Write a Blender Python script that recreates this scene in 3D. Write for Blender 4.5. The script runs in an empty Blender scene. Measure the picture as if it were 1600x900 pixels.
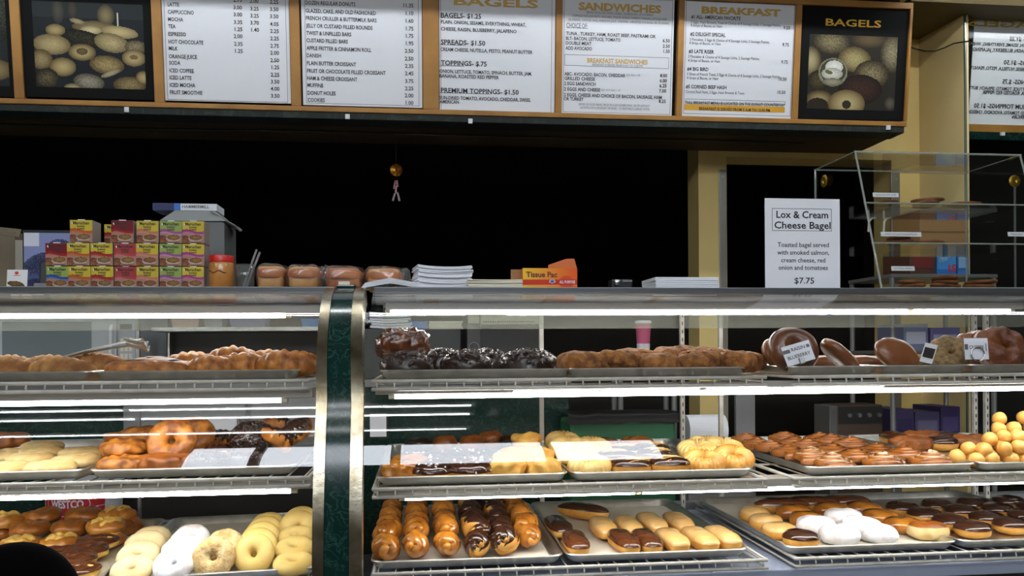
import bpy, bmesh, math, random
import numpy as np
from mathutils import Vector, Matrix, Euler, noise

S = bpy.context.scene
COL = S.collection
R = math.radians

# ------------------------------------------------------------------ camera
FOC = 1244.0
YAW, ROLL, HY, ZC = R(6.29), R(.377), 544.7, 1.22
_r0 = Vector((math.cos(YAW), -math.sin(YAW), 0)); DV = Vector((math.sin(YAW), math.cos(YAW), 0)); _u0 = Vector((0, 0, 1))
RV = math.cos(ROLL)*_r0 - math.sin(ROLL)*_u0
UV = math.cos(ROLL)*_u0 + math.sin(ROLL)*_r0
CC = Vector((0, 0, ZC))
cam = bpy.data.cameras.new('camera'); camo = bpy.data.objects.new('camera', cam); COL.objects.link(camo)
cam.sensor_width = 36; cam.lens = FOC*36/1600
cam.shift_y = (HY-450)/1600
cam.clip_start = .02
mw = Matrix.Identity(4)
for i, v in enumerate((RV, UV, -DV)):
    for j in range(3): mw[j][i] = v[j]
mw.translation = CC
camo.matrix_world = mw
S.camera = camo

def ray(px, py): return DV + RV*((px-800)/FOC) + UV*((HY-py)/FOC)
def at(px, py, Y): d = ray(px, py); return CC + d*(Y/d.y)
def atz(px, py, z): d = ray(px, py); return CC + d*((z-ZC)/d.z)
def X(px, Y, py=600): return at(px, py, Y).x
def Z(px, py, Y): return at(px, py, Y).z

# ------------------------------------------------------------------ world, view, lights
S.view_settings.view_transform = 'Standard'
S.view_settings.look = 'None'
S.view_settings.gamma = 1
S.view_settings.use_curve_mapping = False
S.view_settings.exposure = 0.0
S.cycles.transparent_max_bounces = 48
S.cycles.max_bounces = 10
S.cycles.sample_clamp_indirect = 6
w = bpy.data.worlds.new('world'); S.world = w; w.use_nodes = True
w.node_tree.nodes['Background'].inputs[0].default_value = (.8, .85, 1, 1)
w.node_tree.nodes['Background'].inputs[1].default_value = .012

TUBE_E = 40.0
CEIL_E = 29.0
WIN_E = 10.0

def srgb(c):
    return tuple(((v/255)/12.92 if v/255 <= .04045 else ((v/255+.055)/1.055)**2.4) for v in c)

# ------------------------------------------------------------------ materials
MATS = {}
def mat(name, c, rough=.6, metal=0, c2=None, scale=20, bump=0, bscale=None, spec=.5, coat=0, dist=.002, ramp=(.35, .65), emit=0, sss=0):
    if name in MATS: return MATS[name]
    m = bpy.data.materials.new(name); m.use_nodes = True; MATS[name] = m
    nt = m.node_tree; b = nt.nodes['Principled BSDF']
    b.inputs['Base Color'].default_value = (*srgb(c), 1)
    b.inputs['Roughness'].default_value = rough
    b.inputs['Metallic'].default_value = metal
    b.inputs['Specular IOR Level'].default_value = spec
    b.inputs['Coat Weight'].default_value = coat
    b.inputs['Coat Roughness'].default_value = .08
    tc = nt.nodes.new('ShaderNodeTexCoord')
    if c2 is not None:
        n = nt.nodes.new('ShaderNodeTexNoise'); n.inputs['Scale'].default_value = scale; n.inputs['Detail'].default_value = 5
        r = nt.nodes.new('ShaderNodeValToRGB')
        r.color_ramp.elements[0].position = ramp[0]; r.color_ramp.elements[1].position = ramp[1]
        r.color_ramp.elements[0].color = (*srgb(c), 1); r.color_ramp.elements[1].color = (*srgb(c2), 1)
        nt.links.new(tc.outputs['Object'], n.inputs['Vector']); nt.links.new(n.outputs['Fac'], r.inputs['Fac'])
        nt.links.new(r.outputs['Color'], b.inputs['Base Color'])
    if bump:
        n2 = nt.nodes.new('ShaderNodeTexNoise'); n2.inputs['Scale'].default_value = bscale or scale*3; n2.inputs['Detail'].default_value = 6
        bp = nt.nodes.new('ShaderNodeBump'); bp.inputs['Strength'].default_value = bump; bp.inputs['Distance'].default_value = dist
        nt.links.new(tc.outputs['Object'], n2.inputs['Vector']); nt.links.new(n2.outputs['Fac'], bp.inputs['Height'])
        nt.links.new(bp.outputs['Normal'], b.inputs['Normal'])
    if emit:
        b.inputs['Emission Color'].default_value = (*srgb(c), 1); b.inputs['Emission Strength'].default_value = emit
    return m

def glassmat(name, tint=(1, 1, 1), f0=.035, rough=0.0, haze=0.0, hazec=(.8, .85, .85)):
    """thin clear sheet: transparent, plus a mirror share that grows towards grazing (Schlick)"""
    if name in MATS: return MATS[name]
    m = bpy.data.materials.new(name); m.use_nodes = True; MATS[name] = m
    nt = m.node_tree; nt.nodes.clear()
    out = nt.nodes.new('ShaderNodeOutputMaterial'); mix = nt.nodes.new('ShaderNodeMixShader')
    t = nt.nodes.new('ShaderNodeBsdfTransparent'); t.inputs[0].default_value = (*tint, 1)
    g = nt.nodes.new('ShaderNodeBsdfGlossy'); g.inputs['Roughness'].default_value = rough
    f = nt.nodes.new('ShaderNodeLayerWeight'); f.inputs['Blend'].default_value = .5
    pw = nt.nodes.new('ShaderNodeMath'); pw.operation = 'POWER'; pw.inputs[1].default_value = 5
    ml = nt.nodes.new('ShaderNodeMath'); ml.operation = 'MULTIPLY_ADD'; ml.inputs[1].default_value = .9; ml.inputs[2].default_value = f0
    nt.links.new(f.outputs['Facing'], pw.inputs[0]); nt.links.new(pw.outputs[0], ml.inputs[0]); nt.links.new(ml.outputs[0], mix.inputs[0])
    src = t
    if haze:
        d = nt.nodes.new('ShaderNodeBsdfDiffuse'); d.inputs[0].default_value = (*hazec, 1)
        m2 = nt.nodes.new('ShaderNodeMixShader'); m2.inputs[0].default_value = haze
        nt.links.new(t.outputs[0], m2.inputs[1]); nt.links.new(d.outputs[0], m2.inputs[2]); src = m2
    nt.links.new(src.outputs[0], mix.inputs[1]); nt.links.new(g.outputs[0], mix.inputs[2])
    nt.links.new(mix.outputs[0], out.inputs[0])
    return m

def emitmat(name, c, e):
    if name in MATS: return MATS[name]
    m = bpy.data.materials.new(name); m.use_nodes = True; MATS[name] = m
    nt = m.node_tree; nt.nodes.clear()
    out = nt.nodes.new('ShaderNodeOutputMaterial'); em = nt.nodes.new('ShaderNodeEmission')
    em.inputs[0].default_value = (*c, 1); em.inputs[1].default_value = e
    nt.links.new(em.outputs[0], out.inputs[0]); return m

def printmat():
    if 'print' in MATS: return MATS['print']
    m = bpy.data.materials.new('print'); m.use_nodes = True; MATS['print'] = m
    nt = m.node_tree; b = nt.nodes['Principled BSDF']; b.inputs['Roughness'].default_value = .6; b.inputs['Specular IOR Level'].default_value = .2
    a = nt.nodes.new('ShaderNodeVertexColor'); a.layer_name = 'Col'
    nt.links.new(a.outputs[0], b.inputs['Base Color']); return m

def marblemat(name, base, vein, rough=.12, scale=9):
    if name in MATS: return MATS[name]
    m = bpy.data.materials.new(name); m.use_nodes = True; MATS[name] = m
    nt = m.node_tree; b = nt.nodes['Principled BSDF']; b.inputs['Roughness'].default_value = rough
    tc = nt.nodes.new('ShaderNodeTexCoord')
    n = nt.nodes.new('ShaderNodeTexNoise'); n.inputs['Scale'].default_value = scale; n.inputs['Detail'].default_value = 8; n.inputs['Distortion'].default_value = 1.2
    s = nt.nodes.new('ShaderNodeMath'); s.operation = 'SUBTRACT'; s.inputs[1].default_value = .5
    a = nt.nodes.new('ShaderNodeMath'); a.operation = 'ABSOLUTE'
    r = nt.nodes.new('ShaderNodeValToRGB'); r.color_ramp.elements[0].color = (*srgb(vein), 1); r.color_ramp.elements[0].position = 0.0
    r.color_ramp.elements[1].color = (*srgb(base), 1); r.color_ramp.elements[1].position = .035
    n2 = nt.nodes.new('ShaderNodeTexNoise'); n2.inputs['Scale'].default_value = scale*1.7
    mx = nt.nodes.new('ShaderNodeMix'); mx.data_type = 'RGBA'; mx.inputs[6].default_value = (*srgb(base), 1)
    nt.links.new(tc.outputs['Object'], n.inputs['Vector']); nt.links.new(tc.outputs['Object'], n2.inputs['Vector'])
    nt.links.new(n.outputs['Fac'], s.inputs[0]); nt.links.new(s.outputs[0], a.inputs[0]); nt.links.new(a.outputs[0], r.inputs['Fac'])
    nt.links.new(n2.outputs['Fac'], mx.inputs[0]); nt.links.new(r.outputs['Color'], mx.inputs[7])
    nt.links.new(mx.outputs[2], b.inputs['Base Color']); return m

TONGM = mat('tong metal', (226, 228, 222), .3, .75)
WALL = mat('yellow wall paint', (238, 212, 138), .55, c2=(230, 202, 130), scale=3, bump=.05, bscale=60)
DARKROOM = mat('unlit room', (14, 13, 12), .8)  # near-black base colour stands in for spaces no lamp reaches
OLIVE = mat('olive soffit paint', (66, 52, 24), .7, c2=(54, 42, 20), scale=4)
WOOD = mat('golden wood', (172, 124, 56), .5, c2=(148, 102, 42), scale=6)
BLACKMAT = mat('black mat board', (14, 14, 15), .75, spec=.15)
PAPER = mat('white paper', (230, 233, 240), .5)
PAPERC = mat('cream paper', (226, 220, 200), .6)
INK = mat('black ink', (22, 22, 26), .5)
GREYINK = mat('grey ink', (96, 98, 104), .5)
GOLDINK = mat('gold ink', (206, 168, 84), .5)
ORINK = mat('orange ink', (214, 160, 40), .5)
MARBLE = marblemat('green marble', (14, 42, 38), (54, 92, 80), .12, 30)
STEEL = mat('brushed steel', (190, 192, 194), .28, 1, c2=(160, 162, 164), scale=40)
BRASSY = mat('worn brass steel', (202, 194, 174), .24, 1, c2=(146, 134, 108), scale=14, bump=.15, bscale=80)
ALU = mat('aluminium sheet', (228, 228, 222), .36, 1, c2=(206, 206, 200), scale=26, bump=.12, bscale=120)
WIRE = mat('white coated wire', (200, 198, 190), .4, c2=(178, 176, 166), scale=30)
ENAMEL = mat('white enamel', (158, 154, 146), .4)
GREYMET = mat('grey painted metal', (120, 122, 122), .4, .3)
DARKMET = mat('dark metal', (40, 41, 42), .4, .5)
BLACKPL = mat('black plastic', (12, 12, 13), .45)
GREYPL = mat('grey plastic', (120, 122, 124), .5)
TUBE = emitmat('tube light', (1, .97, .92), TUBE_E)
GLASS = glassmat('case glass', f0=.046)
ACRYL = glassmat('acrylic', (.97, .98, .97), .03)
EDGE = glassmat('acrylic edge', (.8, .85, .8), .04, haze=.35, hazec=(.75, .78, .74))
HAZE = glassmat('reflection band haze', (.95, .97, .94), .02, .35, haze=.14, hazec=(.55, .57, .46))  # olive haze imitates a band of reflected light
PLASTICBAG = glassmat('plastic bag', (.98, .98, .98), .05, .12, haze=.05, hazec=(.9, .9, .95))

# ------------------------------------------------------------------ mesh helpers
class MB:
    def __init__(s): s.v = []; s.f = []
    def add(s, v, f):
        o = len(s.v); s.v += [tuple(a) for a in v]; s.f += [tuple(i+o for i in q) for q in f]; return s
    def box(s, x0, x1, y0, y1, z0, z1, bev=0, M=None):
        if x0 > x1: x0, x1 = x1, x0
        if y0 > y1: y0, y1 = y1, y0
        if z0 > z1: z0, z1 = z1, z0
        bev = min(bev, .45*min(x1-x0, y1-y0, z1-z0))
        if bev <= 0:
            v = [(x, y, z) for z in (z0, z1) for y in (y0, y1) for x in (x0, x1)]
            f = [(0, 2, 3, 1), (4, 5, 7, 6), (0, 1, 5, 4), (2, 6, 7, 3), (0, 4, 6, 2), (1, 3, 7, 5)]
        else:
            bm = bmesh.new(); bmesh.ops.create_cube(bm, size=1)
            for a in bm.verts:
                a.co = ((x0+x1)/2+a.co.x*(x1-x0), (y0+y1)/2+a.co.y*(y1-y0), (z0+z1)/2+a.co.z*(z1-z0))
            bmesh.ops.bevel(bm, geom=bm.edges[:], offset=bev, segments=2, affect='EDGES', profile=.6)
            bm.verts.ensure_lookup_table(); v = [tuple(a.co) for a in bm.verts]; f = [tuple(a.index for a in q.verts) for q in bm.faces]; bm.free()
        if M is not None: v = [tuple(M @ Vector(a)) for a in v]
        return s.add(v, f)
    def tube(s, pts, r, n=8, cap=True):
        pts = [Vector(p) for p in pts]; rr = r if isinstance(r, (list, tuple)) else [r]*len(pts)
        v = []; f = []; up = None
        for i, p in enumerate(pts):
            t = (pts[min(i+1, len(pts)-1)]-pts[max(i-1, 0)]).normalized()
            if up is None: up = Vector((0, 0, 1)) if abs(t.z) < .9 else Vector((1, 0, 0))
            a = t.cross(up).normalized(); b = a.cross(t).normalized(); up = b
            for k in range(n):
                q = 2*math.pi*k/n; v.append(p+(a*math.cos(q)+b*math.sin(q))*rr[i])
        for i in range(len(pts)-1):
            for k in range(n):
                f.append((i*n+k, i*n+(k+1) % n, (i+1)*n+(k+1) % n, (i+1)*n+k))
        if cap: f.append(tuple(range(n))[::-1]); f.append(tuple((len(pts)-1)*n+k for k in range(n)))
        return s.add(v, f)
    def lathe(s, prof, n=24, c=(0, 0, 0), cap=True):
        v = []; f = []
        for r, z in prof:
            for k in range(n):
                q = 2*math.pi*k/n; v.append((c[0]+r*math.cos(q), c[1]+r*math.sin(q), c[2]+z))
        for i in range(len(prof)-1):
            for k in range(n): f.append((i*n+k, i*n+(k+1) % n, (i+1)*n+(k+1) % n, (i+1)*n+k))
        if cap: f.append(tuple(range(n))[::-1]); f.append(tuple((len(prof)-1)*n+k for k in range(n)))
        return s.add(v, f)
    def sweepx(s, prof, x0, x1):      # closed (y,z) polygon swept along x
        n = len(prof); v = [(x0, y, z) for y, z in prof]+[(x1, y, z) for y, z in prof]
        f = [(i, (i+1) % n, n+(i+1) % n, n+i) for i in range(n)]+[tuple(range(n))[::-1], tuple(range(n, 2*n))]
        return s.add(v, f)
    def mesh(s, name, m=None, smooth=False):
        me = bpy.data.meshes.new(name); me.from_pydata(s.v, [], s.f); me.update()
        bm = bmesh.new(); bm.from_mesh(me); bmesh.ops.recalc_face_normals(bm, faces=bm.faces[:]); bm.to_mesh(me); bm.free()
        if smooth: me.polygons.foreach_set('use_smooth', [True]*len(me.polygons))
        if m: me.materials.append(m)
        return me

def ob(name, me, m=None, parent=None, loc=(0, 0, 0), rot=(0, 0, 0), smooth=False):
    if isinstance(me, MB): me = me.mesh(name, m, smooth)
    elif m is not None and not me.materials: me.materials.append(m)
    o = bpy.data.objects.new(name, me); COL.objects.link(o); o.location = loc; o.rotation_euler = rot
    if parent is not None: o.parent = parent
    return o
def tag(o, label, cat, group=None):
    o['label'] = label; o['category'] = cat
    if group: o['group'] = group
    return o
def empty(name, loc=(0, 0, 0), rot=(0, 0, 0)):
    o = bpy.data.objects.new(name, None); COL.objects.link(o); o.location = loc; o.rotation_euler = rot; o.empty_display_size = .05; return o
def thing(name, label, cat, loc=(0, 0, 0), rot=(0, 0, 0), group=None):
    return tag(empty(name, loc, rot), label, cat, group)
def struct(name, mb, m):
    o = ob(name, mb, m); o['kind'] = 'structure'; return o
B = lambda *a, **k: MB().box(*a, **k)
ORD = ['first', 'second', 'third', 'fourth', 'fifth', 'sixth', 'seventh', 'eighth', 'ninth', 'tenth', 'eleventh', 'twelfth']

# text -------------------------------------------------------------
_tc = {}
def _glyphs(txt, bold):
    k = (txt, bold)
    if k in _tc: return _tc[k]
    cu = bpy.data.curves.new('t', 'FONT'); cu.body = txt; cu.size = 1; cu.resolution_u = 2; cu.offset = bold
    o = bpy.data.objects.new('t', cu); COL.objects.link(o)
    dg = bpy.context.evaluated_depsgraph_get(); me = bpy.data.meshes.new_from_object(o.evaluated_get(dg))
    v = [(a.co.x, a.co.y) for a in me.vertices]; f = [tuple(p.vertices) for p in me.polygons]
    bpy.data.objects.remove(o); bpy.data.curves.remove(cu); bpy.data.meshes.remove(me)
    _tc[k] = (v, f); return v, f
CAP = max(y for x, y in _glyphs('H', 0)[0])
def textmb(mb, txt, x, z, cap, bold=.012, wf=1.0, width=None, align='l', y=-.002, mirror=False):
    """letters standing in the x-z plane facing -y; z is the middle of the capitals"""
    v, f = _glyphs(txt, bold)
    if not v: return
    k = cap/CAP; mx = max(a[0] for a in v); mn = min(a[0] for a in v)
    sx = width/(mx-mn) if width else k*wf
    tot = (mx-mn)*sx
    x0 = x-(0 if align == 'l' else tot if align == 'r' else tot/2)
    z0 = z-cap/2
    if mirror: mb.add([(x0+tot-(a-mn)*sx, y, z0+b*k) for a, b in v], f)
    else: mb.add([(x0+(a-mn)*sx, y, z0+b*k) for a, b in v], f)

# printed pictures --------------------------------------------------
class Paint:
    def __init__(s, w, h, bg):
        s.w, s.h = w, h; s.a = np.zeros((h, w, 3)); s.a[:] = bg
        s.yy, s.xx = np.mgrid[0:h, 0:w]; s.xx = (s.xx+.5)/w; s.yy = (s.yy+.5)/h; s.rng = np.random.RandomState(4)
    def ell(s, cx, cy, rx, ry, c, c2=None, ang=0, hole=0, speck=0):
        ca, sa = math.cos(ang), math.sin(ang); dx, dy = s.xx-cx, s.yy-cy
        u = (dx*ca+dy*sa)/rx; v = (-dx*sa+dy*ca)/ry; d = np.sqrt(u*u+v*v); m = (d < 1) & (d > hole)
        t = np.clip(d, 0, 1)[..., None]**2; cc = np.array(c)*(1-t)+np.array(c2 if c2 else c)*t
        if speck: cc = cc*(1-speck*s.rng.rand(s.h, s.w, 1))
        s.a[m] = cc[m]; return s
    def rect(s, x0, x1, y0, y1, c):
        m = (s.xx >= x0) & (s.xx < x1) & (s.yy >= y0) & (s.yy < y1); s.a[m] = c; return s
    def wave(s, y0, y1, amp, c):
        yy = s.yy+amp*np.cos((s.xx-.2)*5.2); m = (yy >= y0) & (yy < y1); s.a[m] = c; return s
    def mesh(s, name, W, H, y=0):
        w_, h_ = s.w, s.h
        v = [((i/w_-.5)*W, y, (.5-j/h_)*H) for j in range(h_+1) for i in range(w_+1)]
        f = [(j*(w_+1)+i, (j+1)*(w_+1)+i, (j+1)*(w_+1)+i+1, j*(w_+1)+i+1) for j in range(h_) for i in range(w_)]
        me = bpy.data.meshes.new(name); me.from_pydata(v, [], f); me.update()
        a = s.a/255.0; lin = np.where(a <= .04045, a/12.92, ((a+.055)/1.055)**2.4).reshape(-1, 3)
        col = np.ones((len(lin), 4, 4)); col[:, :, :3] = lin[:, None, :]
        at_ = me.color_attributes.new('Col', 'FLOAT_COLOR', 'CORNER'); at_.data.foreach_set('color', col.reshape(-1))
        me.materials.append(printmat()); return me

# ------------------------------------------------------------------ structure
xe_c = 2.2
FL = mat('floor tile', (120, 110, 98), .4)
struct('floor', B(-4, 4.5, -4.2, 7, -.1, 0), FL)
CT = mat('ceiling tile', (150, 146, 136), .8)
struct('ceiling', MB().box(-4, 4.5, -1.3, 3.38, 3.0, 3.1).box(-4, 4.5, -4.2, -1.3, 5.2, 5.3).box(-4, 4.5, -1.3, -1.2, 3.1, 5.2), CT)
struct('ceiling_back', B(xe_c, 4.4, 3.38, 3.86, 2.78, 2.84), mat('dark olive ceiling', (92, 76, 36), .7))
YW = 3.8
xl, xr = 1.349, 1.493            # column between the wide opening and the doorway
xdr, xc = X(1393, YW, 300), X(1437, YW, 300)
zt = Z(1091, 232, YW)
# back wall pieces
zdoor = Z(1135, 245, YW)
col_ = MB(); col_.box(xl, xr, YW, YW+.16, 0, zt+.3); col_.box(xr, xdr, YW, YW+.16, zdoor, 3.0); col_.box(xdr, xc+.02, YW, YW+.16, 0, 3.0)
struct('wall_back', col_, WALL)
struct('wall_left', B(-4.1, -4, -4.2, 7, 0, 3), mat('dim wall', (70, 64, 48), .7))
xm, ym = X(1508, 3.5, 100), 3.5  # where the mirror begins
def wallseg(xa, ya, xb, yb, z0, z1, th):
    d = Vector((xb-xa, yb-ya, 0)).normalized(); n = Vector((-d.y, d.x, 0))*th
    v = [(xa, ya, z0), (xb, yb, z0), (xb+n.x, yb+n.y, z0), (xa+n.x, ya+n.y, z0)]; v += [(a, b, z1) for a, b, _ in v]
    return MB().add(v, [(0, 1, 2, 3), (4, 5, 6, 7), (0, 1, 5, 4), (1, 2, 6, 5), (2, 3, 7, 6), (3, 0, 4, 7)])
struct('wall_right', wallseg(xc, YW, xm-.004, ym-.004, 0, 3.0, .02), mat('yellow wall paint light', (234, 212, 156), .55, c2=(226, 204, 146), scale=3, bump=.05, bscale=60))
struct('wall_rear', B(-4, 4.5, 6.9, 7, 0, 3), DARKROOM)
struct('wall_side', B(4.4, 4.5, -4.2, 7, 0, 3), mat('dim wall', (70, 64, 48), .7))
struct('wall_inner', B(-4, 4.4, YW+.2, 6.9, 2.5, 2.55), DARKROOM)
# corner guards on the doorway
for px0, px1, top, lab in ((1123.5, 1135, 265, 'tall grey metal corner guard on the yellow column left of the doorway'), (1392, 1406, 270, 'grey metal corner guard on the yellow wall behind the clear bakery case')):
    x0, x1 = X(px0, YW-.006, 300), X(px1, YW-.006, 300); zz = Z(px0, top, YW)
    g = ob('corner_guard', MB().box(x0, x1, YW-.008, YW, .1, zz, .002), mat('guard metal', (150, 148, 140), .35, .7)); tag(g, lab, 'corner guard', 'corner guards of the doorway')
    ob('screw', MB().tube([((x0+x1)/2, YW-.008, zz-.035), ((x0+x1)/2, YW-.012, zz-.035)], .006, 12), STEEL, g)

# ------------------------------------------------------------------ menu board (leans 6 degrees out at the top)
TB = R(6.1); YB, ZB = 3.4, 2.215
tB = Vector((0, -math.sin(TB), math.cos(TB))); nB = Vector((0, -math.cos(TB), -math.sin(TB)))
P0 = Vector((0, YB, ZB))
def onb(px, py, off=0.0):
    d = ray(px, py); P = P0+nB*off; k = (P-CC).dot(nB)/d.dot(nB); q = CC+d*k-P
    return q.x, q.dot(tB)
def bloc(x, s, off=0.0): return P0+Vector((x, 0, 0))+tB*s+nB*off
xe = onb(1418, 120)[0]; x_l = -2.9
s_in0 = onb(660, 171.5)[1]; s_in1 = onb(1330, 12)[1]; s_top = onb(1330, 2)[1]
bd = thing('menu_board', 'long wooden framed menu board above the counter opening', 'menu board', bloc(0, 0), (TB, 0, 0))
ob('backing', B(x_l, xe, .012, .05, 0, s_top), BLACKMAT, bd)
ob('bottom_rail', B(x_l, xe, -.016, .02, 0, s_in0, .003), WOOD, bd)
ob('top_rail', B(x_l, xe, -.016, .02, s_in1, s_top, .003), WOOD, bd)
for a, b in ((25, 40), (243, 258), (456, 471), (661, 686), (867, 877), (1056, 1065), (1237, 1246)):
    ob('divider', B(onb(a, 150)[0], onb(b, 150)[0], -.014, .02, s_in0, s_in1, .002), WOOD, bd)
ob('end_rail', B(onb(1414, 120)[0], xe, -.016, .02, s_in0, s_in1, .002), WOOD, bd)
for px, py in ((198, 172), (543, 183), (735, 190), (1388, 200)):
    x, s = onb(px, py, .02); ob('clip', MB().box(x-.009, x+.009, -.024, -.016, s-.008, s+.012, .001), PAPER, bd)
# fascia and soffit behind/below the board
yb0 = YB+.0
so = MB(); so.box(-4, xe-.01, yb0-.012, yb0+.1, ZB-.03, ZB-.001, .002)
struct('trim_1', so, marblemat('dull green marble', (18, 26, 24), (52, 66, 58), .8))
so = MB(); so.box(-4, xe-.012, yb0+.1, YW-.002, ZB-.025, ZB+.02)
struct('soffit_ceiling', so, OLIVE)
so = MB(); so.box(-4, xe+.02, yb0+.06, YW, ZB+.02, 3.0)
struct('trim_2', so, OLIVE)
so = MB(); so.box(-4, xe+.0, YB-.28, YB+.06, ZB+s_top+.03, 3.0)
struct('trim_3', so, MARBLE)
cb = ob('cable', MB().tube([(x, yb0+.2+.01*math.sin(x*4), ZB-.03) for x in np.linspace(-3.4, 1.8, 40)], .004, 6), BLACKPL)
tag(cb, 'thin dark cable along the underside of the soffit below the menu board', 'cable')
pts = [at(px, py, Y) for px, py, Y in ((1424, 74, 3.42), (1432, 77, 3.72), (1445, 80, 3.75), (1460, 80, 3.66), (1475, 75, 3.6), (1490, 68, 3.53), (1508, 65, 3.47), (1520, 64, 3.44))]
tag(ob('wall_wire', MB().tube(pts, .0032, 6), BLACKPL), 'thin dark wire drooping across the yellow wall right of the menu board', 'wire')

def sheet(pxs, pys, label, lines, group='white menu sheets on the board', black=False):
    (a, b), (t, u) = pxs, pys
    x0 = onb(a, u)[0]; x1 = onb(b, u)[0]; mid = (a+b)/2
    s0 = onb(mid, u)[1]; s1 = min(onb(mid, t)[1], s_in1-.001)
    cx, cs = (x0+x1)/2, s0
    o = ob('menu_sheet', MB().box(x0-cx, x1-cx, -.001, .003, 0, s1-s0), PAPER if not black else BLACKMAT, None, bloc(cx, s0, .003), (TB, 0, 0)); tag(o, label, 'menu', group)
    bufs = {}
    for L in lines:
        kind = L[0]
        def loc(px, py):
            x, s = onb(px, py, .004); return x-cx, s-s0
        if kind == 'T':
            _, ink, txt, px, py, cp, opt = L
            x, s = loc(px, py); hh = abs(onb(px, py-cp/2)[1]-onb(px, py+cp/2)[1])
            kw = dict(opt)
            if 'x1' in kw: kw['width'] = loc(kw.pop('x1'), py)[0]-x
            textmb(bufs.setdefault((ink, 'price' if kw.get('align') == 'r' else 'heading' if cp > 9 else 'text'), MB()), txt, x, s, hh, **kw)
        elif kind == 'R':
            _, ink, xa, xb, ya, yb = L
            xx0, sa = loc(xa, yb); xx1 = loc(xb, yb)[0]; sb = loc((xa+xb)/2, ya)[1]; sa = loc((xa+xb)/2, yb)[1]
            bufs.setdefault((ink, 'rule'), MB()).box(xx0, xx1, -.0016, -.001, sa, sb)
        elif kind == 'F':      # outlined frame
            _, ink, xa, xb, ya, yb = L
            xx0 = loc(xa, yb)[0]; xx1 = loc(xb, yb)[0]; sa = loc((xa+xb)/2, yb)[1]; sb = min(loc((xa+xb)/2, ya)[1], s1-s0); q = .0016
            m_ = bufs.setdefault((ink, 'border'), MB())
            for bx in ((xx0, xx1, sa, sa+q), (xx0, xx1, sb-q, sb), (xx0, xx0+q, sa, sb), (xx1-q, xx1, sa, sb)):
                m_.box(bx[0], bx[1], -.0015, -.001, bx[2], bx[3])
    for (ink, kd), m_ in bufs.items(): ob({'price': 'price_lettering', 'border': 'printed_border', 'rule': 'price_band' if ink is ORINK else 'underline', 'heading': 'heading', 'text': 'fine_print' if ink is GREYINK else 'subheading' if ink is GOLDINK else 'lettering'}[kd], m_, ink, o)
    return o
def col(txts, px, ys, cp=5.8, ink=INK, dx=0, **o):
    return [('T', ink, t, px+dx*i, y, cp, o) for i, (t, y) in enumerate(zip(txts, ys))]
WF = .755
bb = .02
L2 = col(['LATTE', 'CAPPUCCINO', 'MOCHA', 'TEA', 'ESPRESSO', 'HOT CHOCOLATE', 'MILK', 'ORANGE JUICE', 'SODA', 'ICED COFFEE', 'ICED LATTE', 'ICED MOCHA', 'FRUIT SMOOTHIE'], 262,
         [6.7, 18.5, 30, 41, 53, 65, 75.5, 88, 98, 110, 121, 132.5, 144], wf=WF, bold=bb, dx=.3)
L2 += col(['2.75', '3.00', '3.00', '3.35', '1.25', '2.00', '2.35', '1.25'], 378, [0.5, 12, 23, 35, 46, 57, 69, 80], align='r', wf=.95, bold=bb, dx=.2)
L2 += col(['2.00', '3.25', '3.25', '3.70', '1.40'], 404, [2, 14, 25, 36, 47], align='r', wf=.95, bold=bb, dx=.2)
L2 += col(['2.25', '3.50', '3.50', '4.05', '2.25', '2.25', '2.75', '2.00', '2.50', '1.25', '2.25', '3.50', '4.00', '3.50'], 435, [3.3, 14.8, 26, 38, 49, 60.5, 72, 83, 94.5, 105.5, 117, 128, 139, 150], align='r', wf=.95, bold=bb, dx=.15)
L2 += [('F', GREYINK, 262, 450, -40, 158)]
sheet((259, 455), (-60, 159.5), 'white menu sheet listing latte, cappuccino, mocha and other drinks', L2)
L3 = col(['DOZEN REGULAR DONUTS', 'GLAZED, CAKE, AND OLD FASHIONED', 'FRENCH CRULLER & BUTTERMILK BARS', 'JELLY OR CUSTARD FILLED ROUNDS', 'TWIST & UNFILLED BARS', 'CUSTARD FILLED BARS', 'APPLE FRITTER & CINNAMON ROLL', 'DANISH', 'PLAIN BUTTER CROISSANT', 'FRUIT OR CHOCOLATE FILLED CROISSANT', 'HAM & CHEESE CROISSANT', 'MUFFINS', 'DONUT HOLES', 'COOKIES'], 477.3,
         [4, 16.5, 28, 40, 51.5, 63, 75, 86.5, 98.5, 110.5, 122, 133, 145, 156], wf=WF, bold=bb, dx=.28)
L3 += col(['11.35', '1.10', '1.60', '1.75', '1.75', '1.95', '2.50', '2.50', '2.35', '2.45', '3.75', '2.25', '2.00', '1.00'], 646, [9, 21, 33, 45, 56.5, 68, 80, 92, 103.5, 115, 127, 138.5, 149.5, 161], align='r', wf=.95, bold=bb)
L3 += [('F', GREYINK, 479, 655, -40, 163.5)]
sheet((474, 660), (-60, 166.5), 'white menu sheet listing donuts, bars, danish, croissants, muffins and cookies', L3)
h1 = dict(wf=1.0, bold=bb); h2 = dict(wf=WF, bold=bb)
L4 = [('T', INK, t, 689, y, 7.2, h1) for t, y in (('BAGELS- $1.25', 23.5), ('SPREADS- $1.50', 65.5), ('TOPPINGS- $.75', 98), ('PREMIUM TOPPINGS- $1.50', 141))]
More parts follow.
